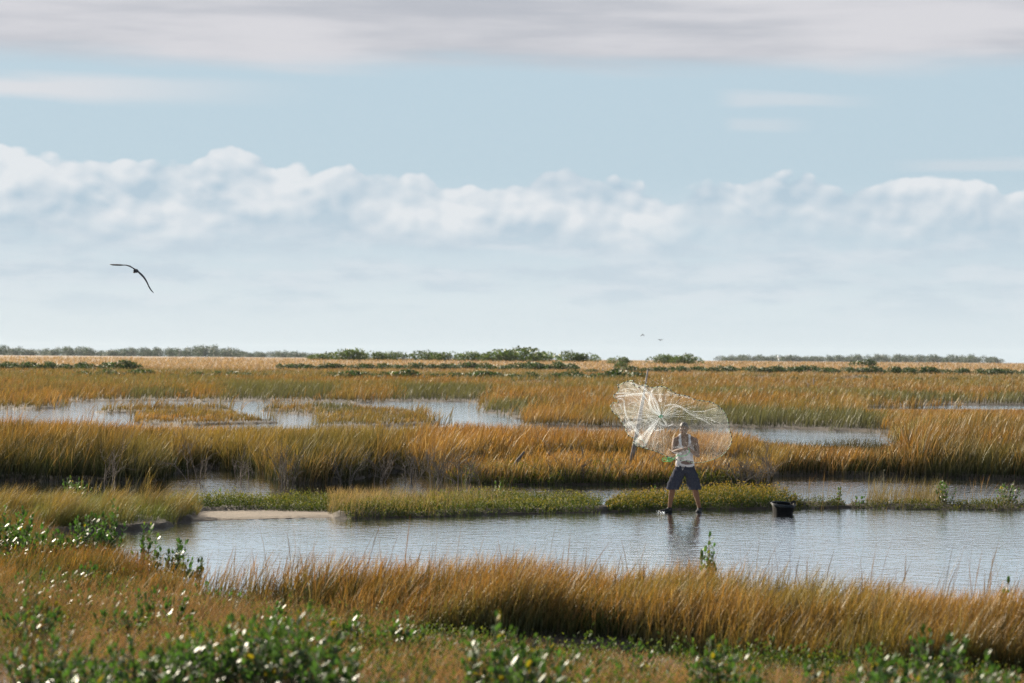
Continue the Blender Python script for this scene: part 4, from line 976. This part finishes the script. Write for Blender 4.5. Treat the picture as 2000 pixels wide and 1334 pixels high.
mb = MB(); torso(mb); tor = remeshed(mb.mesh('torso'), .009, 6)
def is_tank(c, nrm):
    ax = abs(c.x + .012)
    if c.z < .875: return False
    if ax < .068: return c.z < (1.265 if c.y < 0 else 1.33) + .05 * (ax / .068) ** 3
    if ax < .112: return True
    return c.z < 1.21 + .12 * max(0, (.112 + .07 - ax) / .07)
shell(tor, is_tank, lambda c: .010 + .008 * math.exp(-((c.z - .95) / .07) ** 2) + .004 * math.sin(c.x * 60 + c.z * 25), 'tank_top', M_TANK, man, .004)
# shorts
M_SHORTS = pbr('shorts_cloth', (0.024, 0.026, 0.036), 0.95, 0.02, 0.25, 60, 0.4)
mb = MB(); mb.rings([(0, 0, .76, .165, .13), (0, 0, .84, .182, .132), (0, 0, .895, .178, .126), (0, 0, .905, .176, .124)], 28)
for h_, k_, s_ in ((HIPL, KNL, -1), (HIPR, KNR, 1)):
    dv = (k_ - h_); e_ = h_ + dv * 1.0
    limb(mb, [h_ + Vector((.012 * -s_, 0, -.02)), h_ + dv * .5, e_], [.112, .120, .122], 18)
    mb.rings([(e_.x, e_.y, e_.z - .012, .12, .118), (e_.x, e_.y, e_.z + .03, .123, .12)], 20)
shm = remeshed(mb.mesh('shorts'), .010, 5)
for v in shm.vertices:
    c = v.co; w_ = .006 * math.sin(c.x * 70 + c.z * 22 + math.sin(c.z * 30) * 1.5) + .005 * math.sin(c.z * 48 + c.x * 20) * (c.z < .6)
    v.co = c + v.normal * w_
hemz = min(v.co.z for v in shm.vertices) + .13
shell(shm, lambda c, nrm: c.z > KNL.z - .022, 0.0, 'shorts', M_SHORTS, man, .004)
mb = MB()
mb.tube([(-.06, -.128, .90), (-.062, -.145, .85), (-.056, -.135, .82)], .004, 5); mb.tube([(-.045, -.129, .90), (-.04, -.146, .86), (-.046, -.139, .83)], .004, 5)
mb.obj('drawstring', M_TANK, man)
# shoes
def shoe(an, tv):
    tv = Vector(tv).normalized(); mb_ = MB(); h0 = Vector((an.x, an.y, 0)) - tv * .055
    mb_.tube([h0 + Vector((0, 0, .03)), h0 + tv * .05 + Vector((0, 0, .038)), h0 + tv * .15 + Vector((0, 0, .030)), h0 + tv * .235 + Vector((0, 0, .018)), h0 + tv * .265 + Vector((0, 0, .012))],
             [(.036, .040), (.044, .046), (.048, .034), (.040, .024), (.018, .014)], 14)
    mb_.tube([Vector((an.x, an.y, .035)), an + Vector((0, 0, .02))], [.050, .046], 14)
    obj_from(remeshed(mb_.mesh('shoe'), .008, 3), 'shoe', M_SHOE, man)
shoe(ANL, (-1, -.32, 0)); shoe(ANR, (-.32, -1, 0))

# ------------------------------------------------------------------ the cast net
def zx(p): return 1190 + p[0] * .142450, 730 + p[1] * .142450
RIM = [(105,150),(150,146),(190,128),(235,108),(295,90),(330,98),(335,140),(350,170),(410,185),(460,155),(490,150),(555,185),(625,190),(690,170),(755,178),(820,210),(878,252),(940,288),(1015,296),(1078,306),(1138,338),(1195,360),
       (1255,368),(1320,375),(1378,382),(1428,402),(1480,432),(1525,467),(1570,515),(1605,575),(1625,640),(1638,720),(1655,800),(1678,880),(1672,950),(1640,1020),(1590,1080),(1540,1125),(1450,1165),
       (1350,1200),(1250,1218),(1150,1222),(1090,1205),(1010,1185),(940,1185),(880,1165),(800,1140),(735,1105),(670,1075),(595,1050),(530,1030),(470,1015),(420,1000),(365,985),(318,945),(330,925),(400,960),(460,1005),(505,985),(490,950),(450,905),(370,888),(320,875),(265,850),
       (235,800),(215,740),(195,690),(160,645),(135,600),(95,560),(45,520),(15,465),(25,425),(55,395),(105,400),(125,385),(105,345),(65,325),(55,300),(85,275),(100,268),(135,235),(128,188)]
HORN = (705, 583)
def resample(pts, n_, closed=False):
    P = np.array(pts + ([pts[0]] if closed else []), float); sl_ = np.concatenate([[0], np.cumsum(np.linalg.norm(np.diff(P, axis=0), axis=1))])
    s_ = np.linspace(0, sl_[-1], n_ + 1)[:-1] if closed else np.linspace(0, sl_[-1], n_)
    return np.stack([np.interp(s_, sl_, P[:, 0]), np.interp(s_, sl_, P[:, 1])], -1)
ND = md_ - .95
NA = 260; rim2 = resample(RIM, NA, True)
rimd = ND - .25 + .35 * np.cos(np.arange(NA) / NA * 2 * math.pi * 2 + 1.0) + .06 * np.sin(np.arange(NA) * .9)
def nd(q):        # distance of the net surface at a traced point
    return ND + .25 - .0004 * np.hypot(q[..., 0] - 705, q[..., 1] - 583)
NS = 26; ss_ = np.linspace(0, 1, NS) ** .85; Vn = []; UV = []
for j, s_ in enumerate(ss_):
    q = np.array(HORN) * (1 - s_) + rim2 * s_
    wob = np.sin(np.arange(NA) * .37 + s_ * 3) * 6 * math.sin(math.pi * s_)
    q = q + wob[:, None] * np.array([.6, .8]); X_, Y_ = zx((q[:, 0], q[:, 1]))
    dep = (ND + .25) * (1 - s_) + rimd * s_ + .18 * math.sin(math.pi * s_) * np.sin(np.arange(NA) / NA * 2 * math.pi * 5)
    Vn.append(at(X_, Y_, dep)); UV.append(np.stack([np.arange(NA) / NA, np.full(NA, s_)], -1))
Vn = np.concatenate(Vn); UV = np.concatenate(UV)
ii = np.arange(NS * NA).reshape(NS, NA); nq = np.stack([ii[:-1], np.roll(ii[:-1], -1, 1), np.roll(ii[1:], -1, 1), ii[1:]], -1).reshape(-1, 4)
HW = px_pt(*zx(HORN), ND + .25)
net = empty('cast_net', HW); tag(net, 'sheer white cast net spread open in the air with black weights along its green edge', 'fishing net')
m_, t, out, n = newmat('net_mesh')
ua = t.nodes.new('ShaderNodeAttribute'); ua.attribute_name = 'st'; sx = t.nodes.new('ShaderNodeSeparateXYZ'); t.links.new(ua.outputs['Vector'], sx.inputs[0])
k1 = n.noise(n.xyz(n.m('MULTIPLY', sx.outputs[0], 70.0), n.m('MULTIPLY', sx.outputs[1], 2.5), 0.0), 1.0, 3.0, .6, .4); k2 = n.noise(n.xyz(n.m('MULTIPLY', sx.outputs[0], 16.0), n.m('MULTIPLY', sx.outputs[1], 4.0), 3.0), 1.0, 3.0)
a1 = n.m('ADD', .045, n.m('ADD', n.ss(k1, .55, .78, 0, .09), n.ss(k2, .45, .75, 0, .05)))
tc_ = t.nodes.new('ShaderNodeTexCoord'); so_ = t.nodes.new('ShaderNodeSeparateXYZ'); t.links.new(tc_.outputs['Object'], so_.inputs[0])
g1 = n.m('SINE', n.m('MULTIPLY', n.m('ADD', so_.outputs[0], so_.outputs[2]), 200.0)); g2 = n.m('SINE', n.m('MULTIPLY', n.m('SUBTRACT', so_.outputs[0], so_.outputs[2]), 200.0))
a1 = n.m('ADD', a1, n.m('ADD', n.ss(g1, .7, 1.0, 0, .06), n.ss(g2, .7, 1.0, 0, .06)))
a1 = n.m('MULTIPLY', a1, n.m('ADD', n.ss(so_.outputs[0], -.25, .28, 1.6, .42), n.ss(so_.outputs[0], .72, 1.1, 0.0, .65)))
dfn = t.nodes.new('ShaderNodeBsdfDiffuse'); dfn.inputs[0].default_value = (.78, .80, .80, 1); trn = t.nodes.new('ShaderNodeBsdfTranslucent'); trn.inputs[0].default_value = (.78, .81, .82, 1)
mm = t.nodes.new('ShaderNodeMixShader'); mm.inputs[0].default_value = .5; t.links.new(dfn.outputs[0], mm.inputs[1]); t.links.new(trn.outputs[0], mm.inputs[2])
tp_ = t.nodes.new('ShaderNodeBsdfTransparent'); m2 = t.nodes.new('ShaderNodeMixShader'); t.links.new(a1, m2.inputs[0]); t.links.new(tp_.outputs[0], m2.inputs[1]); t.links.new(mm.outputs[0], m2.inputs[2]); t.links.new(m2.outputs[0], out.inputs[0])
M_NET = m_
npmesh('mesh_sheet', Vn - np.array(HW), [nq], M_NET, net, uv=UV, smooth=True)
m_, t, out, n = newmat('net_thread'); dfn = t.nodes.new('ShaderNodeBsdfDiffuse'); dfn.inputs[0].default_value = (.84, .86, .87, 1); trn = t.nodes.new('ShaderNodeBsdfTranslucent'); trn.inputs[0].default_value = (.84, .86, .88, 1)
mm = t.nodes.new('ShaderNodeMixShader'); mm.inputs[0].default_value = .5; t.links.new(dfn.outputs[0], mm.inputs[1]); t.links.new(trn.outputs[0], mm.inputs[2]); t.links.new(mm.outputs[0], out.inputs[0]); M_THREAD = m_
FOLDS = [([(700,565),(660,430),(610,330),(560,270),(500,215),(440,180),(340,135),(260,118)],14,10),([(695,570),(640,490),(600,400),(575,320),(565,250),(590,215),(640,195)],12,8),([(690,575),(600,490),(550,410),(548,340),(560,265)],10,9),
         ([(680,560),(590,500),(552,430),(556,360),(570,300)],8,9),([(100,320),(250,292),(400,284),(500,268),(560,268)],8,6),([(90,268),(240,265),(400,272),(520,262)],8,5),([(110,300),(200,300),(330,280),(440,290)],4,5),
         ([(728,570),(770,500),(840,460),(910,428),(980,445),(1050,495),(1110,545),(1210,590),(1330,645),(1410,705)],6,8),([(760,440),(840,422),(920,428),(1000,462)],8,6),([(1000,460),(1120,530),(1260,580),(1380,640),(1470,700)],4,16),
         ([(620,285),(820,285),(1000,300),(1140,350)],5,8),([(800,240),(950,290),(1060,310),(1150,350),(1140,385)],4,8),([(205,400),(210,500),(225,570),(265,650),(330,740),(400,830),(460,900)],12,10),([(300,655),(360,740),(420,840),(470,915)],10,8),([(215,620),(270,700),(300,780),(340,850)],6,9),
         ([(120,345),(180,335),(208,375),(208,420)],8,6),([(65,420),(90,480),(120,550),(190,640)],5,9),([(130,410),(150,450),(170,500)],6,7),([(150,440),(185,400),(205,440)],5,7),([(510,545),(555,615),(640,655),(720,700),(795,745)],10,16),([(720,600),(765,660),(798,725)],10,6),
         ([(800,720),(850,700),(885,680)],6,4),([(735,600),(830,605),(900,545),(880,520)],4,8),([(420,610),(520,655),(570,690)],5,6),([(665,600),(580,680),(510,745)],6,8),([(630,780),(690,768),(740,775)],5,3),([(1150,520),(1300,520),(1420,480),(1500,465)],5,4),
         ([(690,340),(685,375),(705,365),(700,335)],8,8),([(330,640),(380,570),(400,520)],4,10),([(760,590),(870,530),(960,570),(1040,610)],3,14),([(740,590),(850,500),(900,470),(960,480)],4,14),([(640,195),(660,230),(680,250)],4,6),([(820,1040),(900,1090),(960,1080),(1000,1110)],3,6),
         ([(880,1010),(960,1000),(1040,1020)],3,8),([(260,420),(300,390),(360,400),(380,440)],5,12),([(160,230),(300,215),(420,230)],4,10)]
mb = MB(); r_ = random.Random(3)
for pts, nn_, wd in FOLDS:
    L_ = resample(pts, max(8, len(pts) * 4))
    for k in range(3): L_[1:-1] = (L_[:-2] + 2 * L_[1:-1] + L_[2:]) / 4
    m_n = len(L_); tt = np.linspace(0, 1, m_n)
    for k in range(int(nn_ * 1.45)):
        o1, o2, ph = r_.gauss(0, wd), r_.gauss(0, wd), r_.uniform(0, 6.3)
        prof = .25 + .75 * np.sin(np.pi * np.clip(tt, .0, 1)) + .35 * tt
        tg = np.gradient(L_, axis=0); nrm = np.stack([-tg[:, 1], tg[:, 0]], -1); nrm /= np.linalg.norm(nrm, axis=1, keepdims=True) + 1e-9
        q = L_ + nrm * ((o1 * (1 - tt) + o2 * tt) * prof * 1.5 + 2.5 * np.sin(tt * 9 + ph))[:, None]
        a0, a1_ = sorted((r_.uniform(0, .2) ** 2, 1 - r_.uniform(0, .45) ** 2)); i0, i1 = int(a0 * (m_n - 1)), max(int(a1_ * (m_n - 1)), int(a0 * (m_n - 1)) + 3)
        q = q[i0:i1 + 1]; X_, Y_ = zx((q[:, 0], q[:, 1])); W3 = at(X_, Y_, nd(q) - .03 + r_.uniform(-.05, .03)) - np.array(HW)
        mb.tube(W3, .0006 * r_.uniform(.5, 1.3), 3, False)
for k in range(0, NA, 3):
    if math.radians(8) < math.atan2(rim2[k][1] - 583, rim2[k][0] - 705) < math.radians(75): continue
    jj = [j for j in range(1, NS - 1, 2)]; P_ = [Vn[j * NA + (k + int(1.5 * math.sin(j * .4 + k))) % NA] - np.array(HW) for j in jj]
    a0 = r_.choice((0, 0, 1, 3)); a1_ = r_.choice((5, 7, 9, len(jj))); mb.tube(P_[a0:max(a1_, a0 + 3)], .0009, 3, False)
mb.obj('gathered_mesh', M_THREAD, net)
M_LEADLINE = pbr('green_line', (.16, .27, .17), .7); M_LEAD = pbr('lead', (.012, .012, .014), .5); M_ROPE = pbr('green_rope', (.03, .30, .09), .6); M_TEAL = pbr('teal_horn', (.02, .25, .17), .4)
rimW = Vn[-NA:] - np.array(HW)
mb = MB(); mb.tube(np.concatenate([rimW, rimW[:1]]), .0042, 5, False); ll_ = mb.obj('lead_line', M_LEADLINE, net)
mb = MB(); mb.tube([(0, 0, -.019), (0, 0, -.012), (0, 0, .012), (0, 0, .019)], [.006, .0125, .0125, .006], 8); wm = mb.mesh('lead_weight'); wm.shade_smooth(); wm.materials.append(M_LEAD)
NWT = 74
for k in range(NWT):
    i = int((k + .5) / NWT * NA); tv = Vector(rimW[(i + 2) % NA] - rimW[i - 2])
    o = bpy.data.objects.new('lead_weight', wm); col.objects.link(o); o.parent = ll_; o.location = Vector(rimW[i]) + Vector((0, -.008, 0)); o.rotation_euler = tv.to_track_quat('Z', 'Y').to_euler()
    if 36 <= i * 83 // NA <= 43: o.scale = (.6, .6, .6)
mb = MB()
for k in range(2): mb.tube([(.028 * math.cos(a), -.03 + .012 * k, .024 * math.sin(a)) for a in np.linspace(0, 2 * math.pi, 15)], .009, 6, False)
mb.obj('horn_ring', M_TEAL, net)
hl = WRL + Vector((mx_ + .09, md_ - .03, .02)) - HW
mb = MB(); e_ = px_pt(1325, 888, md_ - .45) - HW
mb.tube([hl, hl + Vector((.03, -.05, -.06)), hl.lerp(e_, .5) + Vector((.06, -.03, -.07)), hl.lerp(e_, .8) + Vector((.0, -.03, -.06)), e_], .0065, 6, False)
cA = px_pt(1303, 896.5, md_ - .5) - HW; mb.tube([e_, e_.lerp(cA, .5) + Vector((0, 0, -.05)), cA], .0065, 6, False)
for k in range(7):
    cx = cA + Vector((r_.uniform(-.05, .09), r_.uniform(-.02, .02), r_.uniform(-.03, .03))); ra, rb, w0 = r_.uniform(.03, .06), r_.uniform(.025, .045), r_.uniform(0, 6)
    mb.tube([cx + Vector((ra * math.cos(a + w0), .012 * math.sin(3 * a), rb * math.sin(a + w0))) for a in np.linspace(0, 2 * math.pi, 13)], .0045, 5, False)
mb.obj('hand_line', M_ROPE, net)
# spray thrown off the net
mb = MB()
for k in range(190):
    if k < 140: q = (r_.gauss(590, 170), r_.gauss(120, 45))
    else: q = (r_.gauss(950, 330), r_.gauss(560, 330))
    X_, Y_ = zx(q); c = px_pt(X_, Y_, ND + r_.uniform(-.5, .6)); s_ = r_.uniform(.0018, .0038); b = len(mb.V)
    mb.V += [c + Vector(v) * s_ for v in ((1, 0, 0), (-1, 0, 0), (0, 1, 0), (0, -1, 0), (0, 0, 1), (0, 0, -1))]
    mb.Fq += [(b + i, b + j, b + l) for i, j, l in ((0, 2, 4), (2, 1, 4), (1, 3, 4), (3, 0, 4), (2, 0, 5), (1, 2, 5), (3, 1, 5), (0, 3, 5))]
tag(mb.obj('spray', pbr('droplet', (.9, .92, .95), .15, .8)), 'fine water drops flung off the cast net', 'spray', None, 'stuff')
mb = MB()
for k in range(26):
    c = Vector((mx_ - .43 + r_.gauss(-.02, .06), md_ - .08 + r_.gauss(0, .05), abs(r_.gauss(0, .018)))); mb.ell(c, (r_.uniform(.003, .008),) * 3, None, 6, 4)
tag(mb.obj('splash', pbr('foam', (.85, .87, .88), .5)), 'white splash at the toe of the left shoe', 'splash', None, 'stuff')

# ------------------------------------------------------------------ black tub
M_TUB = pbr('black_plastic', (.005, .0055, .0065), .7, .05, .3, 20); M_RIM = pbr('tub_rim', (.008, .011, .016), .5, .08)
bx_, bd_ = tx_, td_
tub = empty('tub', (bx_, bd_, -.035)); tub.rotation_euler = (R(6), R(4), 0); tag(tub, 'round black perforated plastic tub standing in the pond edge right of the man', 'tub')
bm2 = bmesh.new(); NR, NZ = 48, 12; HT = .235
g_ = [[bm2.verts.new(((.182 + .042 * z / NZ) * math.cos(2 * math.pi * k / NR), (.182 + .042 * z / NZ) * math.sin(2 * math.pi * k / NR), HT * z / NZ)) for k in range(NR)] for z in range(NZ + 1)]
fs = []
for z in range(NZ):
    for k in range(NR):
        f_ = bm2.faces.new((g_[z][k], g_[z][(k + 1) % NR], g_[z + 1][(k + 1) % NR], g_[z + 1][k])); fs.append((f_, z, k))
sel = [f_ for f_, z, k in fs if 1 <= z < NZ - 2]
bmesh.ops.inset_individual(bm2, faces=sel, thickness=.005, depth=-.006)
me = bpy.data.meshes.new('basket_wall'); bm2.to_mesh(me); bm2.free(); w_ = obj_from(me, 'basket_wall', M_TUB, tub); sm_ = w_.modifiers.new('t', 'SOLIDIFY'); sm_.thickness = .006
mb = MB(); mb.rings([(0, 0, -.004, .172, .172), (0, 0, .004, .178, .178)], 40); mb.obj('base', M_TUB, tub)
mb = MB(); mb.tube([(.230 * math.cos(a), .230 * math.sin(a), HT + .004) for a in np.linspace(0, 2 * math.pi, 49)], [(.017, .014)] * 49, 8, False)
mb.tube([(.222 * math.cos(a), .222 * math.sin(a), HT - .022) for a in np.linspace(0, 2 * math.pi, 49)], .008, 6, False); mb.obj('rim', M_RIM, tub)
mb = MB()
mb.tube([(.12, -.185, HT + .01), (.125, -.165, HT + .045), (.16, -.10, HT + .068), (.20, -.03, HT + .06), (.222, .03, HT + .01)], [(.012, .03)] * 5, 8)
mb.obj('handle', M_TUB, tub)

# ------------------------------------------------------------------ birds
M_BIRD = pbr('dark_feather', (.022, .023, .028), .7, .2, .3, 12); M_BELLY = pbr('brown_feather', (.16, .09, .06), .7, .2)
def wing(mb, pts, chord, th, d, org, sweep):
    b = len(mb.V); n_ = 8; m = len(pts); W3 = [px_pt(px, py, d) for px, py in pts]
    for i, c in enumerate(W3):
        tv = (W3[min(i + 1, m - 1)] - W3[max(i - 1, 0)]).normalized(); nv = tv.cross(Vector((0, 1, 0))).normalized(); cv = (Vector((0, 1, 0)) + nv * .03).normalized()
        for k in range(n_):
            a = 2 * math.pi * k / n_; mb.V.append(c + cv * (chord[i] * math.cos(a) + sweep * i * i) + nv * th[i] * math.sin(a) - org)
    for i in range(m - 1):
        for k in range(n_): mb.Fq.append((b + i * n_ + k, b + i * n_ + (k + 1) % n_, b + (i + 1) * n_ + (k + 1) % n_, b + (i + 1) * n_ + k))
    mb.Fq.append(tuple(b + k for k in range(n_))); mb.Fq.append(tuple(b + (m - 1) * n_ + k for k in range(n_)))
def q14(p): return 190 + p[0] / 13.343, 490 + p[1] / 13.34
BD = 55.0; bc = px_pt(*q14((1005, 510)), BD)
mb = MB()
wing(mb, [q14(p) for p in ((1005,495),(930,448),(850,400),(760,372),(690,368),(600,366),(500,362),(400,358),(340,350),(302,338))], [.10,.10,.10,.10,.095,.09,.085,.07,.05,.015], [.022,.014,.017,.013,.010,.019,.021,.018,.012,.006], BD, bc, .0012)
wing(mb, [q14(p) for p in ((1005,495),(1080,555),(1150,620),(1210,685),(1255,755),(1295,830),(1325,905),(1365,985),(1410,1050),(1452,1095))], [.10,.10,.10,.10,.095,.09,.085,.07,.05,.015], [.024,.020,.022,.018,.016,.011,.010,.012,.011,.006], BD, bc, .0012)
mb.ell(px_pt(*q14((1008, 520)), BD) - bc, (.052, .20, .046)); mb.ell(px_pt(*q14((995, 560)), BD) - bc + Vector((0, -.17, 0)), (.028, .05, .026))
gull = empty('gull', bc); tag(gull, 'dark large bird gliding with long arched wings at the left of the sky', 'bird')
obj_from(remeshed(mb.mesh('bird'), .007, 2), 'body', M_BIRD, gull)
mb = MB(); hp = px_pt(*q14((995, 562)), BD) - bc + Vector((0, -.21, -.003)); mb.tube([hp, hp + Vector((-.003, -.07, -.012))], [.014, .004], 8); mb.obj('beak', M_BELLY, gull)
for nm, pts, lb in (('far_bird', [(1251.0,656.8),(1253,654.6),(1255,653.2),(1257,654.4),(1258.6,656.6)], 'tiny far bird with drooping wings above the net, the upper left of two'),
                    ('far_bird', [(1285.4,663.4),(1287,662.8),(1289.6,664.2),(1292,663.3),(1295,663.4)], 'tiny far bird with level wings above the net, the lower right of two')):
    d = 300.0; c0 = px_pt(*pts[2], d); mb = MB(); wing(mb, pts, [.03, .09, .10, .09, .03], [.025, .04, .06, .04, .02], d, c0, 0.0); mb.ell((0, 0, -.01), (.07, .2, .065))
    o = mb.obj(nm, M_BIRD); o.location = c0; tag(o, lb, 'bird')

# ------------------------------------------------------------------ haze
HAZE = 0.000025
me = bpy.data.meshes.new('haze'); bm3 = bmesh.new(); bmesh.ops.create_cube(bm3, size=1.0); bm3.to_mesh(me); bm3.free()
hz = bpy.data.objects.new('haze', me); col.objects.link(hz); hz.scale = (17000, 5400, 31.5); hz.location = (0, 2650, 14.55)
m_, t, out, n = newmat('haze'); pv = t.nodes.new('ShaderNodeVolumePrincipled'); pv.inputs['Density'].default_value = HAZE; pv.inputs['Color'].default_value = (.80, .88, .95, 1)
pv.inputs['Anisotropy'].default_value = .0; t.links.new(pv.outputs[0], out.inputs['Volume']); me.materials.append(m_)
tag(hz, 'thin pale haze over the far marsh', 'haze', None, 'stuff')
